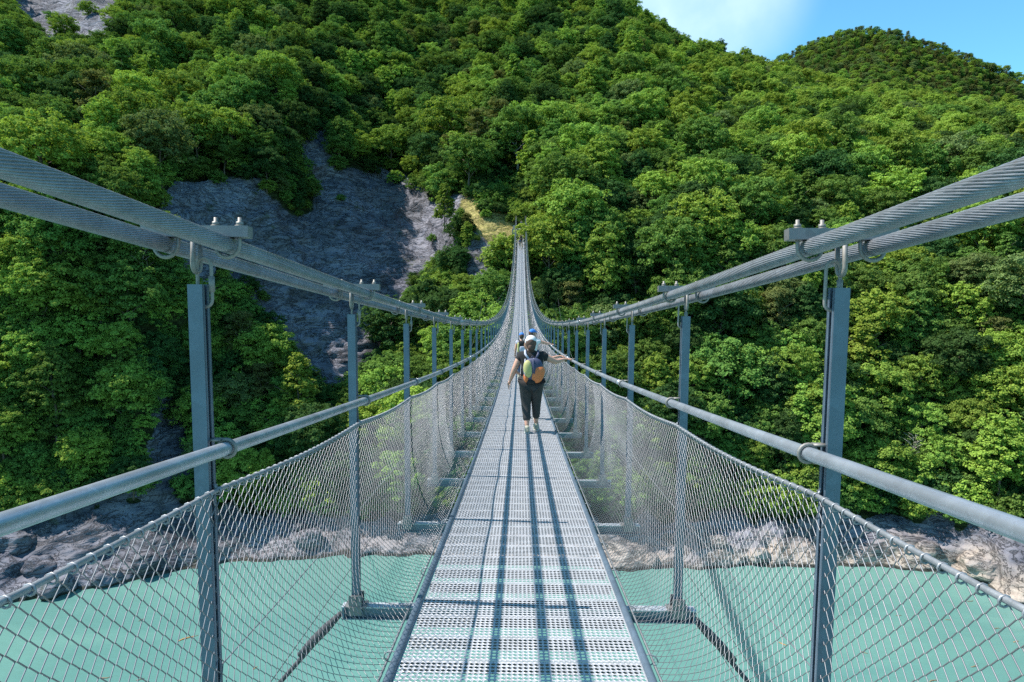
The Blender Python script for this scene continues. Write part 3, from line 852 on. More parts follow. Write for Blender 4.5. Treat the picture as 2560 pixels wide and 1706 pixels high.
for (base, pl_), ks in cls.items():
    ks.sort(key=lambda k: trees[k]['cu'])
    for n_, k in enumerate(ks):
        if len(ks) == 1: trees[k]['label'] = f'{base} {pl_}'
        elif n_ == 0: trees[k]['label'] = f'leftmost {base} {pl_}'
        elif n_ == len(ks) - 1: trees[k]['label'] = f'rightmost {base} {pl_}'
        else: trees[k]['label'] = f'{base} {ORD[min(n_, 7)]} from left {pl_}'
SRC = {}
NAMES = {'pine': 'pine_tree', 'bush': 'shrub'}
for k in single:
    T = trees[k]; sh = SH[T['shape']]
    nm = NAMES.get(T['shape'], 'broadleaf_tree')
    root = empty(nm, T['p'] - np.array([0, 0, 0.3]), T['rz']); root.scale = (T['s'],) * 3
    cat = 'shrub' if T['shape'] == 'bush' else 'tree'
    grp = {'pine': 'pines scattered in the forest', 'bush': 'shrubs on the rocky slopes'}.get(T['shape'], 'broadleaf trees of the hillside forest')
    tag(root, T['label'], cat, grp)
    co = bpy.data.objects.new('crown', crown_mesh(T['shape'], T['tone'])); link(co, root)
    to = bpy.data.objects.new('trunk', sh[3]); link(to, root)
    if T['label'].startswith('mid green tree with tall bare'):
        me = sh[3].copy(); me.materials.clear(); me.materials.append(M_palebark); to.data = me
    SRC.setdefault((T['shape'], T['tone']), co)
# the rest of the wood: one object of instanced crowns
rest = [k for k in range(len(trees)) if k not in singles and (trees[k]['vis'] > 0 or trees[k]['out'] or trees[k]['D'] < 400)]
keys = sorted(SRC)
def key_for(T):
    k = (T['shape'], T['tone'])
    if k in SRC: return keys.index(k)
    c = [x for x in keys if x[0] == T['shape']] or keys
    return keys.index(min(c, key=lambda x: x[1] != T['tone']))
me = bpy.data.meshes.new('forest')
me.vertices.add(len(rest)); me.vertices.foreach_set('co', np.array([trees[k]['p'] - [0, 0, 0.3] for k in rest], dtype=np.float32).ravel())
for nm, typ, vals in (('pid', 'INT', [key_for(trees[k]) for k in rest]), ('rz', 'FLOAT', [trees[k]['rz'] for k in rest]), ('sc', 'FLOAT', [trees[k]['s'] for k in rest])):
    a = me.attributes.new(nm, typ, 'POINT'); a.data.foreach_set('value', vals)
fo = bpy.data.objects.new('forest', me); C.objects.link(fo)
tag(fo, 'dense mixed green forest covering the slopes', kind='stuff')
g = bpy.data.node_groups.new('forest_scatter', 'GeometryNodeTree')
g.interface.new_socket('Geometry', in_out='INPUT', socket_type='NodeSocketGeometry')
g.interface.new_socket('Geometry', in_out='OUTPUT', socket_type='NodeSocketGeometry')
gi_ = g.nodes.new('NodeGroupInput'); go_ = g.nodes.new('NodeGroupOutput'); jn = g.nodes.new('GeometryNodeJoinGeometry')
def na(n, t):
    x = g.nodes.new('GeometryNodeInputNamedAttribute'); x.data_type = t; x.inputs[0].default_value = n
    return [o for o in x.outputs if o.enabled][0]
pid, arz, asc = na('pid', 'INT'), na('rz', 'FLOAT'), na('sc', 'FLOAT')
cx = g.nodes.new('ShaderNodeCombineXYZ'); g.links.new(arz, cx.inputs[2])
for n_, k in enumerate(keys):
    cmp_ = g.nodes.new('FunctionNodeCompare'); cmp_.data_type = 'INT'; cmp_.operation = 'EQUAL'
    ii = [i for i in cmp_.inputs if i.enabled]; g.links.new(pid, ii[0]); ii[1].default_value = n_
    oi = g.nodes.new('GeometryNodeObjectInfo'); oi.transform_space = 'ORIGINAL'; oi.inputs[0].default_value = SRC[k]; oi.inputs['As Instance'].default_value = True
    ip = g.nodes.new('GeometryNodeInstanceOnPoints')
    g.links.new(gi_.outputs[0], ip.inputs['Points']); g.links.new(cmp_.outputs[0], ip.inputs['Selection'])
    g.links.new(oi.outputs['Geometry'], ip.inputs['Instance']); g.links.new(cx.outputs[0], ip.inputs['Rotation']); g.links.new(asc, ip.inputs['Scale'])
    g.links.new(ip.outputs[0], jn.inputs[0])
g.links.new(jn.outputs[0], go_.inputs[0])
fo.modifiers.new('scatter', 'NODES').node_group = g
print('TREES', len(trees), 'single', len(single), 'rest', len(rest), 'min vis', trees[single[-1]]['vis'])

# ------------------------------------------------------------------ bridge
DX = 0.022                                   # the deck hangs a little to the right of the cables
zd = lambda y: -1.4966 - 0.1037 * y + 0.00160 * y * y if y < 60 else (-1.4966 - 0.1037 * y + 0.00160 * y * y)
sl = lambda y: -0.1037 + 0.0032 * y
S = 1.75; Y0 = 0.1641; W = 0.955; HP_ = 1.69
N0, N1 = -3, 73
bridge = empty('suspension_footbridge', (0, 0, zd(0)))
bridge.location = (0, 0, 0)
tag(bridge, 'long galvanised steel suspension footbridge with wire-net sides crossing the reservoir', 'footbridge')
ys = [Y0 + n * S for n in range(N0, N1 + 1)]
def path(x, h, y0, y1, step):
    n = max(2, int((y1 - y0) / step)); return [(x, y0 + (y1 - y0) * i / n, zd(y0 + (y1 - y0) * i / n) + h) for i in range(n + 1)]
YA, YB = ys[0] - 1, ys[-1] + 1.0
HC = 1.808
# main cables: fluted strand near the camera, plain further on
def cable(x):
    r0 = 0.0252; NS = 24; V = []; F = []
    yn = np.arange(YA + 3.6, 9.0, 0.02); m = NS * 4
    k = np.arange(m)
    for y in yn:
        a = 2 * pi * k / m + (y * 2 * pi / 0.62) * (1 if x < 0 else -1)
        rr = r0 * (1 - 0.20 * (1 - np.abs(np.cos(k * pi / 4))))
        V.append(np.stack([x + rr * np.cos(a), np.full(m, y), zd(y) + HC + rr * np.sin(a)], 1))
    b = len(yn)
    V = np.concatenate(V); i = np.arange(b - 1)[:, None] * m
    kk = k[None, :]; kn = (kk + 1) % m
    Fn = np.stack([i + kk, i + kn, i + m + kn, i + m + kk], -1).reshape(-1, 4)
    far = MB(); far.tube(path(x, HC, 9.0, YB + 2, 1.0), r0, 12); 
    back_ = MB(); back_.tube(path(x, HC, YA - 3, YA + 3.6, 0.8), r0, 12)
    Vs = [V]; Fs = [tuple(f) for f in Fn]; o = len(V)
    for q in (far, back_):
        Vs.append(np.array([tuple(v) for v in q.V])); Fs += [tuple(j + o for j in f) for f in q.F]; o += len(q.V)
    return mk('main_cable', np.concatenate(Vs), Fs, M_cable, bridge)
for x in (-W - 0.092, -W + 0.092, W - 0.092, W + 0.092): cable(x)

# clamp with its U-bolts, nuts and hanging eye; local origin at cable level
def clamp_parts(side):
    bar = MB(); bar.box((0, 0, 0.0375), (0.32, 0.036, 0.033))
    ub = []
    for cx_ in (-0.092, 0.092):
        u = MB(); u.tube([(cx_ - 0.036, 0, 0.081)] + [p for p in ringpts((cx_, 0, -0.002), 0.036, 12, 'y', pi, 2 * pi, False)] + [(cx_ + 0.036, 0, 0.081)], 0.006, 8)
        for s in (-1, 1):
            u.tube([(cx_ + s * 0.036, 0, 0.0542), (cx_ + s * 0.036, 0, 0.0572)], 0.014, 10)
            u.tube([(cx_ + s * 0.036, 0, 0.0576), (cx_ + s * 0.036, 0, 0.0680)], 0.0110, 6)
        ub.append(u)
    eye = MB()
    eye.tube([(-0.0, 0.022, 0.05), (-0.0, 0.022, -0.06)] + ringpts((0, 0, -0.06), 0.022, 8, 'x', 0, -pi, False)[1:-1] + [(0, -0.022, -0.06), (0, -0.022, 0.05)], 0.0075, 8)
    return bar, ub, eye
def link_mesh():
    u = MB(); a, hh = 0.021, 0.052
    pts = ringpts((0, 0, hh), a, 8, 'y', 0, pi, False) + ringpts((0, 0, -hh), a, 8, 'y', pi, 2 * pi, False)
    u.tube(pts, 0.0055, 8, closed=True)
    u.tube([(a, 0, -0.028), (a, 0, 0.018)], 0.0095, 6)
    return u
bar, ub, eye_ = clamp_parts(1)
proto_c = bar.build('cable_clamp', M_clamp, bridge, smooth=False)
bv = proto_c
pc = [u.build('u_bolt', M_link, proto_c) for u in ub] + [eye_.build('eye_bolt', M_link, proto_c)]
def copy_part(o, parent, loc=None, kids=True, rot=None):
    c = o.copy(); C.objects.link(c); c.parent = parent
    if loc is not None: c.location = loc
    if rot is not None: c.rotation_euler = rot
    if kids:
        for ch in list(o.children):
            if ch.name.startswith('rail_ring'): continue
            d = ch.copy(); C.objects.link(d); d.parent = c
    return c
# hanger post: hollow square tube, origin at deck level
def post_mb():
    b = MB(); a = 0.0222; t = 0.004; z0, z1 = -0.09, HP_
    for (cx_, cy_, dx, dy) in ((0, a - t / 2, 2 * a, t), (0, -a + t / 2, 2 * a, t), (a - t / 2, 0, t, 2 * a - 2 * t), (-a + t / 2, 0, t, 2 * a - 2 * t)):
        b.box((cx_, cy_, (z0 + z1) / 2), (dx, dy, z1 - z0))
    V0, F0, M0 = b.V, b.F, b.M
    b = MB()
    for (cx_, cy_, dx, dy) in ((0, a - t / 2, 2 * a, t), (0, -a + t / 2, 2 * a, t), (a - t / 2, a * 0.62, t, a * 0.58), (a - t / 2, -a * 0.62, t, a * 0.58), (-a + t / 2, a * 0.62, t, a * 0.58), (-a + t / 2, -a * 0.62, t, a * 0.58), (0, 0, t, 2 * a - 2 * t)):
        b.box((cx_, cy_, (z0 + z1) / 2), (dx, dy, z1 - z0))
    return b
proto_p = post_mb().build('hanger_post', M_post, bridge, smooth=False)
bm_ = MB(); bm_.box((0, 0.034, -0.035), (0.075, 0.008, 0.12)); bm_.box((0, -0.034, -0.035), (0.075, 0.008, 0.12)); bm_.box((0, 0, -0.043), (0.13, 0.085, 0.006))
for sz in (-0.01, 0.012): bm_.tube([(0, -0.05, sz), (0, 0.05, sz)], 0.008, 6)
proto_f = bm_.build('foot_bracket', M_clamp, proto_p, smooth=False)
lk = link_mesh().build('quick_link', M_link, proto_p)
HR = 1.19; XR = 0.885; rr_ = 0.0205
rc = MB()
rc.tube(ringpts((0, 0, HR), 0.0275, 16, 'y'), 0.006, 6, closed=True)
rc.box((0.034, 0, HR + 0.027), (0.04, 0.028, 0.006)); rc.box((0.034, 0, HR - 0.027), (0.04, 0.028, 0.006))
proto_r = {}
for side in (-1, 1):
    r2 = MB(); r2.V = [(v[0] * side - (W - XR) * side, v[1], v[2]) for v in rc.V]; r2.F = [f if side > 0 else f[::-1] for f in rc.F]; r2.M = rc.M
    proto_r[side] = r2
proto_b = MB(); L = 1.05
proto_b.box((0, 0, -0.049), (2 * L, 0.06, 0.007)); proto_b.box((0, 0, -0.085), (2 * L, 0.007, 0.065)); proto_b.box((0, 0, -0.121), (2 * L, 0.06, 0.007))
for s in (-1, 1): proto_b.box((s * (L - 0.01), 0, -0.085), (0.012, 0.058, 0.0640))
proto_b.M = [0] * 6 + [1] * (len(proto_b.F) - 6)  # top flange lighter, rest darker: sun and shade painted into the steel
proto_b = proto_b.build('cross_beam', None, bridge, smooth=False, mats=[M_beam, M_post])
proto_b.location = (DX * 0.5, ys[0], zd(ys[0]))
far_posts = MB(); far_clamps = MB()
firstp = True
meshes_r = {}
posts_near = 0
for n, y in enumerate(ys):
    z = zd(y); nn = n + N0
    if n: copy_part(proto_b, bridge, (DX * 0.5, y, z), False)
    for side in (-1, 1):
        x = side * W
        if nn > 46:
            far_posts.box((x, y, z + HP_ / 2), (0.06, 0.06, HP_)); far_posts.box((x, y, z + HP_ + 0.09), (0.03, 0.015, 0.14))
            far_clamps.box((x, y, z + HC + 0.05), (0.31, 0.045, 0.04))
            continue
        if firstp:
            pp = proto_p; pp.location = (x, y, z); cc = proto_c; cc.location = (x, y, z + HC)
            firstp = False
            pp.children[1].location = (0, 0, HP_ + 0.012)
        else:
            pp = copy_part(proto_p, bridge, (x, y, z), True); cc = copy_part(proto_c, bridge, (x, y, z + HC), True)
        cc.rotation_euler = (math.atan(sl(y)), 0, 0)
        for ch in pp.children:
            if ch.name.startswith('quick_link'):
                ch.location = (-side * 0.020, 0, HP_ + 0.006); ch.rotation_euler = (0, 0.0, 0)
        if side not in meshes_r:
            ro = proto_r[side].build('rail_ring', M_link, pp); meshes_r[side] = ro
        else:
            d = meshes_r[side].copy(); C.objects.link(d); d.parent = pp
o = far_posts.build('hanger_post_row', M_post, bridge, smooth=False); o['kind'] = 'stuff'
o = far_clamps.build('cable_clamp_row', M_clamp, bridge, smooth=False); o['kind'] = 'stuff'
# handrails
for s in (-1, 1):
    b = MB(); b.tube(path(s * XR, HR, YA, YB, 0.5), rr_, 16)
    for yk in np.arange(5.6, 120, 6.0): b.tube(path(s * XR, HR, yk - 0.05, yk + 0.05, 0.05), rr_ + 0.003, 16)
    b.build('handrail', M_rail, bridge)
# deck panels of seven planks each
pb = MB(); x2 = 0.575
for k in range(7):
    y0 = k * 0.25
    pb.add([(-x2, y0 + 0.002, 0), (x2, y0 + 0.002, 0), (x2, y0 + 0.248, 0), (-x2, y0 + 0.248, 0)], [(0, 1, 2, 3)])
    for e in (0.002, 0.248):
        pb.add([(-x2, y0 + e, -0.001), (x2, y0 + e, -0.001), (x2, y0 + e, -0.062), (-x2, y0 + e, -0.062)], [(0, 1, 2, 3)])
me0 = None
pm = galv('plank_flange', (0.10, 0.10, 0.11), 0.6, 0.2)  # flanges darkened to paint in the shade seen through the holes
for n, y in enumerate(ys[:-1]):
    ln = sqrt(S * S + (zd(y + S) - zd(y))**2)
    if n == 0:
        o = mk('deck_panel', pb.V, pb.F, None, bridge, False, mats=[M_deck, pm], fm=[0, 1, 1] * 7)
        me0 = o
    else:
        o = me0.copy(); C.objects.link(o); o.parent = bridge
    o.location = (DX, y, zd(y)); o.rotation_euler = (math.atan2(zd(y + S) - zd(y), S), 0, 0); o.scale = (1, ln / S, 1)
for s in (-1, 1):
    b = MB(); pts = path(DX + s * 0.594, 0.006, YA, YB, 0.6)
    b.tube(pts, 0.021, 8)
    b.build('edge_tube', M_post, bridge)
    b = MB(); b.tube(path(DX + s * 0.655, -0.045, YA, YB, 0.5), 0.0065, 6)
    for yk in np.arange(YA + 0.3, 14, 0.5833):
        c = Vector((DX + s * 0.625, yk, zd(yk) - 0.02)); b.tube([c + Vector((cos(a) * 0.042, 0.006 * a, sin(a) * 0.034)) for a in np.linspace(0, 5.6, 12)], 0.0035, 5)
    b.build('edge_rope', M_rope, bridge)
# netting
prof = np.array([(0.918, 1.06), (0.935, 0.85), (0.935, 0.62), (0.91, 0.40), (0.865, 0.22), (0.79, 0.07), (0.71, -0.01), (0.655, -0.045)])
seg = np.r_[0, np.cumsum(np.hypot(*np.diff(prof, axis=0).T))]; TL = seg[-1]
NRW = 44
sa = np.linspace(0, TL, NRW + 1); px_ = pchip(seg, prof[:, 0], sa); ph_ = pchip(seg, prof[:, 1], sa)
def segs_tube(A, B, r, n):
    d = B - A; L_ = np.linalg.norm(d, axis=1, keepdims=True); d = d / L_
    A = A - d * r * 0.6; B = B + d * r * 0.6
    up = np.array([0.31, 0.23, 0.92]); a = np.cross(d, up); a /= np.linalg.norm(a, axis=1, keepdims=True); b = np.cross(d, a)
    m = len(A); V = np.empty((m, 2 * n, 3))
    for k in range(n):
        o_ = (a * cos(2 * pi * k / n) + b * sin(2 * pi * k / n)) * r
        V[:, k] = A + o_; V[:, n + k] = B + o_
    base = (np.arange(m) * 2 * n)[:, None]
    F = np.stack([np.stack([base[:, 0] + k, base[:, 0] + (k + 1) % n, base[:, 0] + n + (k + 1) % n, base[:, 0] + n + k], -1) for k in range(n)], 1).reshape(-1, 4)
    return V.reshape(-1, 3), F
DYN = 0.058
sag_of = lambda y: 0.022 * np.sin(np.pi * ((y - Y0) % S) / S)
for s in (-1, 1):
    Vs, Fs, off = [], [], 0
    for (ya, yb, n, r) in ((YA, 8.0, 5, 0.0016), (8.0, YB, 3, 0.00115)):
        yw = np.arange(math.ceil(ya / DYN), math.ceil(yb / DYN)) * DYN
        i = np.arange(NRW + 1)
        zig = (i % 2) * DYN / 2
        Y = yw[:, None] + np.where(np.arange(len(yw))[:, None] % 2 == 0, zig, DYN / 2 * 0 + zig)[:, :]
        # neighbouring wires mirror each other so that diamonds appear
        Yl = yw[:, None] + ((i % 2) * DYN)[None, :] * 0.5 + 0.0
        Yr = yw[:, None] - ((i % 2) * DYN)[None, :] * 0.5 + 0.0
        for Yk, dz_, dxx in ((Yl, 0.0, 0.0022), (Yr, 0.0, -0.0022)):
            fr = 1 - i / NRW
            wob = 0.006 * np.sin(Yk * 3.7 + i * 0.31) * (i / NRW)
            X = s * (px_[None, :] + dxx * np.where(i % 2, 1, -1)[None, :] + wob + 0.02 * np.sin(Yk * 0.9 + s) * np.sin(pi * i / NRW)) + DX * (1 - fr)[None, :]
            Z = -1.4966 - 0.1037 * Yk + 0.0016 * Yk**2 + ph_[None, :] - sag_of(Yk) * fr[None, :]
            Pn = np.stack([X, Yk, Z], -1)
            A = Pn[:, :-1].reshape(-1, 3); B = Pn[:, 1:].reshape(-1, 3)
            v_, f_ = segs_tube(A, B, r, n); 
            if n == 3: f_ = f_
            Vs.append(v_); Fs.append(f_ + off); off += len(v_)
    o = mk('side_net', np.concatenate(Vs), np.concatenate(Fs), M_wire, bridge)
    b = MB()
    n = int((YB - YA) / 0.25)
    pts = [(s * 0.918, yk, zd(yk) + 1.06 - float(sag_of(yk))) for yk in np.linspace(YA, YB, n)]
    b.tube(pts, 0.0075, 7)
    for k in range(math.ceil(YA / DYN), int(9 / DYN)):
        yk = k * DYN; c = (s * 0.918, yk, zd(yk) + 1.056 - float(sag_of(yk)))
        b.tube(ringpts(c, 0.0115, 8, 'y'), 0.0028, 5, closed=True)
    for yk in ys[:40]:
        b.tube([(s * 0.918, yk, zd(yk) + 1.06), (s * 0.93, yk, zd(yk) + 1.075), (s * (W - 0.03), yk + 0.01, zd(yk) + 1.07)], 0.005, 5)
    b.build('net_rope', M_rope, bridge)
# wind cables slung out below both sides, with their tie ropes
for s in (-1, 1):
    for (dx, dz, r, mm) in ((0.0, 0.0, 0.011, M_cable), (-0.45, -0.55, 0.007, M_darkrope), (-0.75, -0.62, 0.006, M_darkrope)):
        if s < 0 and mm is M_darkrope and dx < -0.5: continue
        b = MB(); pts = []
        for k in range(40):
            y = -2 + 128 * k / 39
            pts.append((s * (3.75 + dx + 0.018 * y + 0.0005 * (y - 40)**2 * 0.3), y, -4.4 + dz - 0.105 * y + 0.00115 * y * y))
        b.tube(pts, r, 6); b.build('wind_cable', mm, bridge)
    for n in (2, 12, 24, 36, 48):
        y = Y0 + n * S; yz = zd(y)
        e = Vector((s * (3.75 + 0.018 * y), y - 0.25, -4.4 - 0.105 * y + 0.00115 * y * y)); a = Vector((s * (L + 0.0), y, yz - 0.1))
        b = MB(); b.tube([a.lerp(e, q) + Vector((0, 0, -0.12 * sin(pi * q))) for q in np.linspace(0, 1, 14)], 0.014, 7)
        b.tube([a.lerp(e, q) for q in (0.0, 0.03, 0.06, 0.09)], [0.016, 0.028, 0.028, 0.016], 7)
        b.build('tie_rope', M_darkrope, bridge)
# landing at the far end
M_conc = plain('landing_concrete', (0.34, 0.32, 0.29), 0.9, 0, 0.2, 1.5, 0.3)
ye = ys[-1]
lb_ = MB(); lb_.box((0, ye + 2.6, zd(ye) - 1.3), (3.6, 3.4, 2.5)); lb_.box((-1.35, ye + 2.9, zd(ye) + 0.35), (0.5, 2.4, 0.8)); lb_.box((1.35, ye + 2.9, zd(ye) + 0.35), (0.5, 2.4, 0.8))
o = lb_.build('landing_block', M_conc, None, smooth=False); tag(o, 'small concrete landing block where the bridge meets the far slope', 'landing')

# ------------------------------------------------------------------ people
M_skin = plain('skin', (0.50, 0.27, 0.19), 0.55, 0, 0.08, 8)
M_hair = plain('brown_hair', (0.09, 0.045, 0.03), 0.7, 0, 0.5, 30, 0.5)
M_black = plain('black_cloth', (0.014, 0.013, 0.014), 0.9, 0, 0.4, 12, 0.3)
M_trous = plain('charcoal_cloth', (0.030, 0.028, 0.028), 0.85, 0, 0.4, 9, 0.4)
M_white = plain('white_cloth', (0.60, 0.59, 0.60), 0.8, 0, 0.08, 10, 0.2)
M_bcap = plain('blue_cap', (0.02, 0.16, 0.50), 0.7, 0, 0.15, 10)
M_orange = plain('orange_nylon', (0.60, 0.16, 0.045), 0.6, 0, 0.1, 12)
M_yel = plain('yellow_nylon', (0.42, 0.39, 0.15), 0.6, 0, 0.1, 12)
M_navy = plain('navy_nylon', (0.045, 0.05, 0.10), 0.6, 0, 0.2, 12)
M_grn = plain('grey_nylon', (0.42, 0.42, 0.50), 0.6, 0, 0.1, 12)
M_shoe = plain('pale_shoe', (0.36, 0.33, 0.25), 0.7, 0, 0.2, 20)
M_sole = plain('sole', (0.40, 0.40, 0.38), 0.8, 0, 0.1, 20)
M_denim = plain('denim', (0.06, 0.09, 0.15), 0.85, 0, 0.2, 12)
M_tan = plain('tan_cloth', (0.34, 0.26, 0.19), 0.85, 0, 0.2, 12)
M_eye = plain('eye_dark', (0.02, 0.02, 0.02), 0.3, 0, 0.1, 12)

def skin(verts, edges, rad, sub=2):
    me = bpy.data.meshes.new('s'); me.from_pydata([tuple(v) for v in verts], edges, []); 
    o = bpy.data.objects.new('s', me); C.objects.link(o)
    m = o.modifiers.new('k', 'SKIN'); m.use_smooth_shade = True
    for i, r in enumerate(rad):
        sv = me.skin_vertices[0].data[i]; sv.radius = r if hasattr(r, '__len__') else (r, r); sv.use_root = (i == 0)
    s_ = o.modifiers.new('s', 'SUBSURF'); s_.levels = sub; s_.render_levels = sub
    dg = bpy.context.evaluated_depsgraph_get(); ev = o.evaluated_get(dg); mm = bpy.data.meshes.new_from_object(ev)
    V = [v.co.copy() for v in mm.vertices]; F = [tuple(p.vertices) for p in mm.polygons]
    bpy.data.objects.remove(o); bpy.data.meshes.remove(me); bpy.data.meshes.remove(mm)
    return V, F
def chain(verts, rad, sub=2): return skin(verts, [(i, i + 1) for i in range(len(verts) - 1)], rad, sub)

def hand(b, wrist, d, palmn, sgn, curl=0.5, k=1.0, sub=1):
    """palm with five separate fingers; d = direction of the forearm, palmn = palm normal (towards what it holds)"""
    d = Vector(d).normalized(); n = Vector(palmn); n = (n - d * n.dot(d)).normalized(); sdir = d.cross(n) * sgn
    wrist = Vector(wrist)
    b.add(*chain([wrist - d * 0.02 * k, wrist + d * 0.03 * k, wrist + d * 0.075 * k], [(0.024 * k, 0.024 * k), (0.034 * k, 0.017 * k), (0.036 * k, 0.015 * k)], sub))
    for off, L_ in ((-0.030, 0.062), (-0.010, 0.075), (0.011, 0.079), (0.031, 0.070)):
        p = wrist + d * 0.078 * k + sdir * off * k; q = d.copy(); pts = [p]
        for j in range(3):
            q = (q * cos(curl * 0.6) + n * sin(curl * 0.6)).normalized(); p = p + q * (L_ * k * (0.42, 0.32, 0.26)[j]); pts.append(p)
        b.add(*chain(pts, [0.0098 * k, 0.009 * k, 0.0082 * k, 0.0068 * k], sub))
    t0 = wrist + d * 0.025 * k + sdir * 0.032 * k
    t1 = t0 + (d * 0.6 + sdir * 0.7 + n * 0.2).normalized() * 0.036 * k; t2 = t1 + (d * 0.85 + sdir * 0.25 + n * 0.5).normalized() * 0.030 * k
    b.add(*chain([t0, t1, t2], [0.0125 * k, 0.0105 * k, 0.008 * k], sub))

def person(name, loc, rz, h, J, label, cat='hiker', top=M_black, leg=M_trous, cap=None, hair=M_hair, bulk=1.0, pack=None, shoe=M_shoe, sleeves=0.45, legcut=0.86, detail=True, headyaw=0.0, group=None, hips=1.0, cuffskin=True):
    k = h / 1.60
    root = empty(name, loc, rz); tag(root, label, cat, group or 'hikers walking along the footbridge')
    root.scale = (k, k, k)
    g = lambda n: Vector(J[n])
    sub = 2 if detail else 1
    B_ = MB(); B_.m = 0
    sh, wl = 0.165 * bulk, bulk
    j = {'pel': g('pel'), 'sp': g('sp'), 'ch': g('ch'), 'nk': g('nk'), 'hd': g('hd')}
    vs_ = [j['pel'], j['sp'], j['ch'], j['nk'], j['hd']]
    rd = [(0.135 * bulk * hips, 0.10 * bulk), (0.118 * bulk, 0.092 * bulk), (0.125 * bulk, 0.095 * bulk), (0.053, 0.053), (0.055, 0.06)]
    ed = [(0, 1), (1, 2), (2, 3), (3, 4)]
    for s in ('L', 'R'):
        i = len(vs_)
        vs_ += [g('sh' + s), g('el' + s), g('wr' + s)]; rd += [0.055 * bulk, 0.040 * bulk, 0.026]
        ed += [(2, i), (i, i + 1), (i + 1, i + 2)]
        i = len(vs_)
        vs_ += [g('hip' + s), g('kn' + s), g('an' + s)]; rd += [(0.085 * bulk * hips), 0.055 * bulk, 0.036]
        ed += [(0, i), (i, i + 1), (i + 1, i + 2)]
    B_.add(*skin(vs_, ed, rd, sub))
    for s, sg in (('L', 1), ('R', -1)):
        fd = g('wr' + s) - g('el' + s)
        if detail: hand(B_, g('wr' + s), J.get('hd_dir' + s, fd), J.get('palm' + s, (0, 0, -1)), sg, J.get('curl' + s, 0.5), 1.0)
        else: B_.add(*chain([g('wr' + s), g('wr' + s) + fd.normalized() * 0.08, g('wr' + s) + fd.normalized() * 0.15], [0.025, 0.035, 0.018], 1))
    hc = j['hd'] + Vector((0, 0.015, 0.085)); Rh = Matrix.Rotation(headyaw, 3, 'Z')
    B_.sell(hc, (0.076, 0.095, 0.112), 0.92, 20, 14, Rh)
    B_.sell(hc + Rh @ Vector((0, 0.098, -0.015)), (0.013, 0.018, 0.024), 1, 8, 6, Rh)
    B_.sell(hc + Rh @ Vector((0, 0.070, -0.080)), (0.038, 0.030, 0.030), 1, 10, 6, Rh)
    for s in (-1, 1): B_.sell(hc + Rh @ Vector((s * 0.079, -0.005, -0.012)), (0.010, 0.020, 0.032), 1, 8, 6, Rh)
    if detail:
        B_.m = 1
        for s in (-1, 1): B_.sell(hc + Rh @ Vector((s * 0.030, 0.084, 0.005)), (0.012, 0.008, 0.006), 1, 8, 6, Rh)
        B_.sell(hc + Rh @ Vector((0, 0.090, -0.055)), (0.024, 0.006, 0.005), 1, 8, 6, Rh)
    B_.build('body', None, root, mats=[M_skin, M_eye])
    # shirt
    e_ = [(0, 1), (1, 2), (2, 3)]
    v2 = [j['pel'] + Vector((0, 0, -0.03)), j['sp'], j['ch'], j['ch'].lerp(j['nk'], 0.72)]
    r2_ = [(0.156 * bulk * hips, 0.124 * bulk), (0.142 * bulk, 0.118 * bulk), (0.146 * bulk, 0.114 * bulk), (0.075, 0.07)]
    for s in ('L', 'R'):
        i = len(v2); v2 += [g('sh' + s), g('sh' + s).lerp(g('el' + s), sleeves)]; r2_ += [0.070 * bulk, 0.060 * bulk]; e_ += [(2, i), (i, i + 1)]
    s_ = MB(); s_.add(*skin(v2, e_, r2_, sub)); s_.build('shirt', top, root)
    # trousers
    v3 = [j['pel'] + Vector((0, 0, 0.02))]; r3 = [(0.142 * bulk * hips, 0.112 * bulk)]; e3 = []
    for s in ('L', 'R'):
        i = len(v3); v3 += [g('hip' + s), g('hip' + s).lerp(g('kn' + s), 0.5), g('kn' + s), g('kn' + s).lerp(g('an' + s), legcut * 0.95)]
        r3 += [0.105 * bulk * hips, 0.088 * bulk, 0.068 * bulk, 0.052 * bulk]; e3 += [(0, i), (i, i + 1), (i + 1, i + 2), (i + 2, i + 3)]
    s_ = MB(); s_.add(*skin(v3, e3, r3, sub)); s_.build('trousers', leg, root)
    for s in ('L', 'R'):
        a = g('an' + s); td = J.get('toe' + s, 0.0); R = Matrix.Rotation(td, 3, 'Z')
        q = MB(); q.sell(a + R @ Vector((0, 0.055, -0.042)), (0.046, 0.135, 0.042), 0.75, 16, 8, R); q.sell(a + R @ Vector((0, -0.01, -0.005)), (0.043, 0.055, 0.045), 0.9, 14, 8, R)
        so_ = q.build('shoe', shoe, root)
        q = MB(); q.sell(a + R @ Vector((0, 0.055, -0.078)), (0.049, 0.140, 0.012), 0.6, 16, 6, R); q.build('sole', M_sole, so_)
    if hair:
        q = MB(); q.sell(hc + Rh @ Vector((0, -0.022, -0.004 if cap else 0.012)), (0.087, 0.098, 0.112), 0.95, 18, 12, Rh)
        if J.get('bun'): q.sell(hc + Vector((0, -0.09, -0.075)), (0.055, 0.04, 0.065), 1, 14, 8); q.sell(hc + Vector((0.0, -0.07, -0.13)), (0.062, 0.035, 0.045), 1, 14, 8)
        q.build('hair', hair, root)
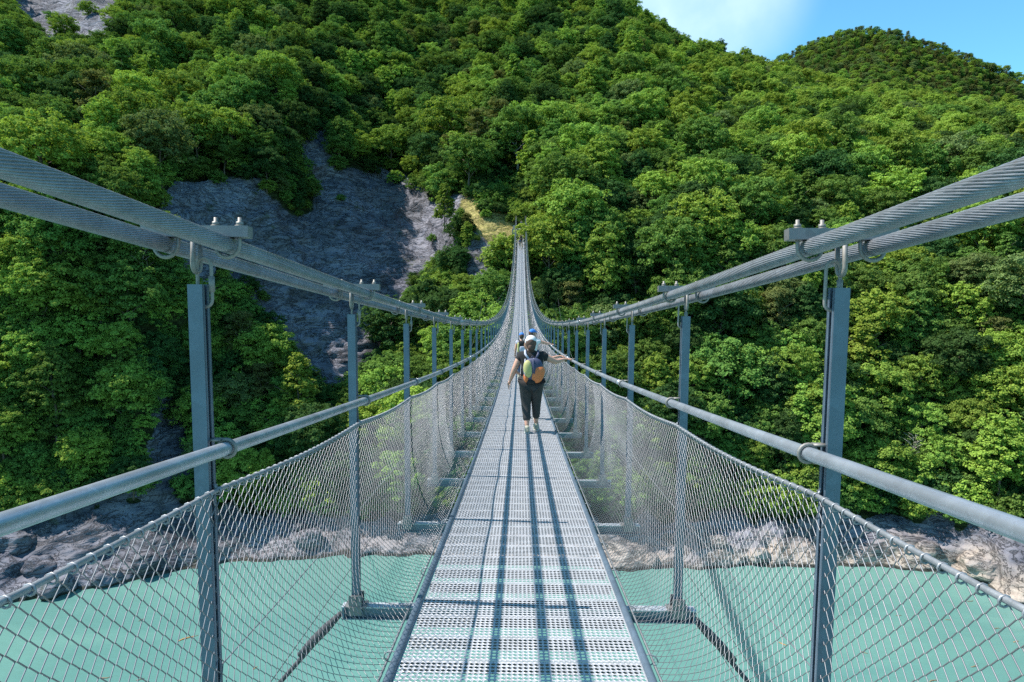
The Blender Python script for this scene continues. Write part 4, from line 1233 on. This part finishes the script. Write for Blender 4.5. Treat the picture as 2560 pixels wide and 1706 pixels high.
    if cap:
        q = MB(); q.sell(hc + Rh @ Vector((0, -0.006, 0.028)), (0.089, 0.104, 0.090), 0.92, 22, 9, Rh, zmin=0.0)
        q.tube([hc + Rh @ Vector((cos(a) * 0.089, -0.006 + sin(a) * 0.104, 0.028)) for a in np.linspace(0, 2 * pi, 24, endpoint=False)], 0.005, 5, closed=True)
        q.sell(hc + Rh @ Vector((0, -0.006, 0.118)), (0.010, 0.010, 0.005), 1, 8, 4)
        co = q.build('cap', cap, root)
        q = MB()
        nb = 14; Vb = []; 
        for a in range(nb + 1):
            t_ = pi * a / nb; x_ = cos(t_) * 0.082
            Vb += [Vector((x_, 0.062 + 0.035 * sin(t_), 0.034)), Vector((x_ * 0.95, 0.085 + 0.095 * sin(t_), 0.018 + 0.0 * t_))]
        V_ = [hc + Rh @ v for v in Vb] + [hc + Rh @ (v + Vector((0, 0, 0.005))) for v in Vb]; o_ = len(Vb)
        Fb = []
        for a in range(nb):
            Fb += [(2 * a, 2 * a + 2, 2 * a + 3, 2 * a + 1), (o_ + 2 * a, o_ + 2 * a + 1, o_ + 2 * a + 3, o_ + 2 * a + 2), (2 * a + 1, 2 * a + 3, o_ + 2 * a + 3, o_ + 2 * a + 1)]
        q.add(V_, Fb); q.build('brim', cap, co)
    if pack: pack(root, j)
    return root

def pack_woman(root, j):
    c = j['ch'] + Vector((0.025, -0.185, -0.15)); R = Matrix.Rotation(-0.08, 3, 'Y')
    at = lambda x, y, z: c + R @ Vector((x, y, z))
    q = MB(); q.sell(c, (0.168, 0.085, 0.205), 0.80, 22, 14, R); bp = q.build('backpack', M_navy, root)
    R3 = R @ Matrix.Rotation(0.45, 3, 'Y')
    q = MB(); q.sell(at(0.062, -0.022, -0.055), (0.112, 0.078, 0.150), 0.85, 18, 12, R3); q.build('side_panel', M_orange, bp)
    q = MB(); q.sell(at(-0.12, -0.01, -0.10), (0.045, 0.070, 0.085), 0.85, 14, 10, R); q.build('side_pocket', M_orange, bp)
    q = MB(); q.sell(at(-0.078, -0.034, 0.030), (0.080, 0.072, 0.150), 0.9, 18, 12, R); q.build('front_panel', M_yel, bp)
    q = MB(); q.sell(at(0.012, -0.050, 0.05), (0.026, 0.058, 0.140), 0.9, 16, 10, R)
    q.sell(at(0.018, -0.030, 0.03), (0.040, 0.066, 0.130), 0.9, 16, 10, R); q.build('centre_panel', M_navy, bp)
    q = MB(); q.sell(at(-0.045, -0.012, -0.165), (0.085, 0.075, 0.045), 0.8, 18, 8, R); q.build('base_panel', M_black, bp)
    for x in (-0.135, 0.0):
        q = MB(); q.tube([at(x, -0.03, -0.15), at(x - 0.004, -0.072, -0.05), at(x, -0.070, 0.08), at(x + 0.02, -0.02, 0.2)], 0.0085, 6); q.build('compression_strap', M_grn, bp)
    for s in (-1, 1):
        x = s * 0.105
        q = MB(); q.m = 0
        pts = [at(s * 0.06, 0.03, 0.19), Vector((x, -0.11, j['ch'].z + 0.11)), Vector((x, -0.02, j['ch'].z + 0.155)), Vector((x, 0.09, j['ch'].z + 0.10)), Vector((x + s * .02, 0.13, j['ch'].z - 0.05)), Vector((x + s * .05, 0.06, j['ch'].z - 0.2)), at(s * 0.12, 0.04, -0.14)]
        q.tube(pts, 0.019, 8); q.build('shoulder_strap', M_grn if s < 0 else M_navy, bp)
    q = MB(); q.tube([at(-0.03, 0.03, 0.195), at(0.0, 0.02, 0.235), at(0.03, 0.03, 0.195)], 0.007, 6); q.build('haul_loop', M_navy, bp)
def pack_kid(root, j):
    c = j['ch'] + Vector((0, -0.19, -0.1))
    q = MB(); q.sell(c, (0.165, 0.095, 0.235), 0.6, 20, 12); bp = q.build('backpack', M_black, root)
    q = MB(); q.sell(c + Vector((-0.135, -0.005, -0.01)), (0.040, 0.090, 0.185), 0.6, 14, 10); q.build('side_pocket', M_yel, bp)
    q = MB(); q.sell(c + Vector((0.0, -0.07, -0.06)), (0.11, 0.05, 0.11), 0.6, 14, 10); q.build('front_pocket', M_grn, bp)
    for s in (-1, 1):
        q = MB(); x = s * 0.1
        q.tube([c + Vector((x * .6, 0.05, 0.21)), Vector((x, -0.02, j['ch'].z + 0.15)), Vector((x, 0.10, j['ch'].z + 0.08)), Vector((x, 0.12, j['ch'].z - 0.08)), c + Vector((x, 0.08, -0.18))], 0.018, 8); q.build('shoulder_strap', M_black, bp)
def pack_plain(mat):
    def f(root, j):
        c = j['ch'] + Vector((0, -0.17, -0.08))
        q = MB(); q.sell(c, (0.14, 0.085, 0.2), 0.6, 14, 8); q.build('backpack', mat, root)
    return f

STAND = dict(pel=(0, 0, 0.88), sp=(0, 0, 1.03), ch=(0, 0.0, 1.20), nk=(0, 0.01, 1.34), hd=(0, 0.02, 1.405),
    shL=(-0.165, 0, 1.275), elL=(-0.215, -0.02, 1.03), wrL=(-0.225, 0.05, 0.81), shR=(0.165, 0, 1.275), elR=(0.215, -0.02, 1.03), wrR=(0.225, 0.05, 0.81),
    hipL=(-0.085, 0, 0.82), knL=(-0.09, 0.03, 0.47), anL=(-0.09, 0.0, 0.088), hipR=(0.085, 0, 0.82), knR=(0.09, 0.03, 0.47), anR=(0.09, 0.0, 0.088), palmL=(1, 0, 0), palmR=(-1, 0, 0))
def pose(**k): d = dict(STAND); d.update(k); return d

def at_deck(x, y): return (x, y, zd(y) + 0.004)
yw_ = 10.4
xw = 0.20; ra = XR - xw
person('person', at_deck(xw, yw_), 0, 1.60, pose(
    nk=(0, 0.01, 1.335), hd=(-0.01, 0.02, 1.40), bun=True,
    shL=(-0.185, 0, 1.265), elL=(-0.285, -0.05, 1.03), wrL=(-0.355, 0.04, 0.835), palmL=(1, 0.2, 0),
    shR=(0.185, 0, 1.27), elR=(0.40, 0.05, 1.165), wrR=(ra - 0.115, 0.16, 1.205), hd_dirR=(1, 0.35, -0.05), palmR=(0.2, 0.0, -1), curlR=0.9,
    knL=(-0.085, 0.05, 0.47), anL=(-0.065, -0.10, 0.10), knR=(0.085, 0.10, 0.48), anR=(0.085, 0.16, 0.09)),
    'woman in black with white cap and orange and yellow backpack, hand on the right rail', top=M_black, leg=M_trous, cap=M_white, bulk=1.26, hips=1.10, pack=pack_woman, legcut=0.80)
y2 = 12.0
person('person', at_deck(0.22, y2), 0, 1.47, pose(
    shR=(0.17, 0, 1.28), elR=(0.40, 0.06, 1.25), wrR=((XR - 0.22) / (1.47 / 1.6) - 0.12, 0.12, 1.295), hd_dirR=(1, 0.2, -0.05), palmR=(0, 0, -1), curlR=0.9,
    shL=(-0.17, 0, 1.27), elL=(-0.36, -0.10, 1.04), wrL=(-0.25, 0.10, 0.92), knL=(-0.09, 0.08, 0.47), anL=(-0.08, 0.12, 0.088)),
    'person mostly hidden in front of the woman in black, bare arm out to the rail', top=M_denim, leg=M_denim, cap=None)
y3 = 18.5
person('person', at_deck(0.36, y3), -0.35, 1.63, pose(
    shR=(0.165, 0.02, 1.275), elR=(0.36, 0.14, 1.20), wrR=(0.50, 0.26, 1.16), hd_dirR=(0.8, 0.5, 0), palmR=(0, 0, -1), curlR=0.8,
    shL=(-0.165, 0, 1.275), elL=(-0.26, 0.12, 1.05), wrL=(-0.1, 0.28, 1.0)),
    'man in white t-shirt and blue cap turned to the rail beyond the woman', top=M_white, leg=M_tan, cap=M_bcap, headyaw=-0.9)
person('person', at_deck(0.06, 20.6), 0.1, 1.46, pose(),
    'small hiker in blue cap with black and yellow backpack, left of the man in white', top=M_grn, leg=M_denim, cap=M_bcap, pack=pack_kid)
for (x, y, hh, lb, tp, lg, pk, kid) in (
    (-0.16, 110.0, 1.72, 'far hiker in dark blue top and tan trousers near the bridge end', M_denim, M_tan, M_navy, 0),
    (0.06, 113.5, 1.75, 'far hiker in black just beyond the blue one', M_black, M_black, M_black, 0),
    (0.28, 109.0, 1.15, 'far child in pale clothes right of the dark blue hiker', M_tan, M_tan, None, 1),
    (0.22, 123.0, 1.35, 'tiny far figure in reddish top shortly before the landing', M_orange, M_white, None, 1)):
    person('person', at_deck(x, y), 0.2 * x, hh, pose(), lb, top=tp, leg=lg, pack=pack_plain(pk) if pk else None, detail=False, group='distant walkers near the far end')
person('person', (0.1, ye + 1.6, zd(ye) - 0.05), 0, 1.78, pose(), 'farthest walker in dark clothes standing on the landing in the shade', top=M_denim, leg=M_black, detail=False, group='distant walkers near the far end')

# ------------------------------------------------------------------ drift wood and shore boulders
M_wood = plain('wet_orange_wood', (0.42, 0.20, 0.05), 0.7, 0, 0.4, 3, 0.4)
M_wood2 = plain('grey_brown_wood', (0.20, 0.15, 0.09), 0.8, 0, 0.4, 3, 0.4)
def wpt(u, v): d = ray(u, v); return EYE + d * (WZ / d.z)
DRIFT = [
 (432, 1467, 2.0, 0.75, 0, 'orange driftwood log floating left of the near left post'), (325, 1425, 0.7, 1.3, 1, 'small brown scrap of wood floating far left behind the net'),
 (242, 1558, 1.2, 0.2, 1, 'brown branch floating at the bottom edge, far left'), (322, 1562, 0.7, 0.4, 1, 'short stick floating at the bottom edge, left'),
 (586, 1536, 0.6, 1.0, 0, 'orange-brown wood scrap just right of the near left post'), (1798, 1480, 0.9, 2.2, 0, 'orange-brown stick floating left of the near right post'),
 (2065, 1415, 0.7, 0.1, 1, 'brown twig afloat right of the near right post, below the shore'), (2180, 1425, 0.8, 0.1, 1, 'second brown twig afloat right of the near right post'),
 (2230, 1382, 0.9, 0.3, 1, 'drift stick close under the pale shore rock'), (2240, 1530, 1.3, 0.5, 1, 'brown branch floating low right behind the net'),
 (2335, 1475, 0.8, 0.2, 0, 'orange-brown scrap at the right edge of the water'), (2290, 1445, 0.9, 0.05, 1, 'thin stick between two others on the right water'),
 (2145, 1565, 1.1, 0.3, 1, 'branch at the bottom edge right of the near right post'), (1985, 1500, 0.7, 2.6, 1, 'small stick floating right of the near right post, low')]
for n, (u, v, L_, rz, kd, lb) in enumerate(DRIFT):
    p = wpt(u, v); q = MB(); rr = random.Random(n)
    pts = [(L_ * (t - 0.5), 0.06 * L_ * sin(t * 5 + n), 0.02) for t in np.linspace(0, 1, 8)]
    q.tube(pts, [0.02 + 0.085 * L_ * 0.5 * sin(pi * min(1, t + 0.12)) for t in np.linspace(0, 1, 8)], 7)
    for t in (2, 4, 5): q.tube([pts[t], (pts[t][0] + 0.15 * L_, pts[t][1] + (0.16 if t % 2 else -0.14) * L_, 0.05)], [0.03, 0.01], 5)
    o = q.build('driftwood', (M_wood, M_wood2)[kd], None, loc=(p.x, p.y, WZ)); o.rotation_euler = (0, 0, rz)
    tag(o, lb, 'driftwood', 'driftwood floating on the reservoir')
BOULD = [(35, 1250, 3.0, 'weathered boulder at the left edge of the left shore'), (130, 1345, 2.6, 'rounded pale boulder at the water line on the left shore'),
 (95, 1300, 2.4, 'pale boulder above the rounded one on the left shore'), (245, 1330, 2.2, 'brownish boulder standing in the water line left of the near post'),
 (330, 1295, 2.4, 'grey boulder in shade left of the near left post'), (705, 1250, 2.6, 'pale jagged boulder jutting into the water right of the second left post'),
 (680, 1215, 2.0, 'smaller boulder above the pale jagged one'), (1640, 1250, 2.0, 'pale boulder on the right shore left of the near post'),
 (2130, 1262, 2.2, 'cracked block on the right shore right of the near post'), (2250, 1300, 3.2, 'big pale slab block near the right edge of the shore'),
 (1740, 1275, 1.8, 'low pale boulder at the right water line'), (1500, 1285, 1.6, 'small pale boulder at the water line behind the right net')]
for n, (u, v, sz, lb) in enumerate(BOULD):
    p, D = surf(u, v); q = MB(); q.sell((0, 0, 0), (sz * 0.75, sz * 0.6, sz * 0.5), 0.8, 36, 24)
    V2 = []
    for vv in q.V:
        a = Vector(vv); f = 1 + 0.30 * mnoise.noise(a * 0.75 + Vector((n * 5, 0, 0))) + 0.12 * mnoise.noise(a * 2.1 + Vector((n, 3, 0)))
        dv = mnoise.voronoi(a * 0.6 + Vector((n * 3.0, 0, 0)))[0]; f += 0.22 * (dv[1] - dv[0])
        V2.append(a * f)
    q.V = V2
    o = q.build('boulder', M_ground, None, loc=tuple(p)); o.rotation_euler = (0.3 * sin(n), 0.2 * cos(n * 2), n * 1.3)
    a_ = o.data.attributes.new('rock', 'FLOAT', 'POINT'); a_.data.foreach_set('value', np.ones(len(o.data.vertices), dtype=np.float32))
    tag(o, lb, 'boulder', 'boulders along the shore')
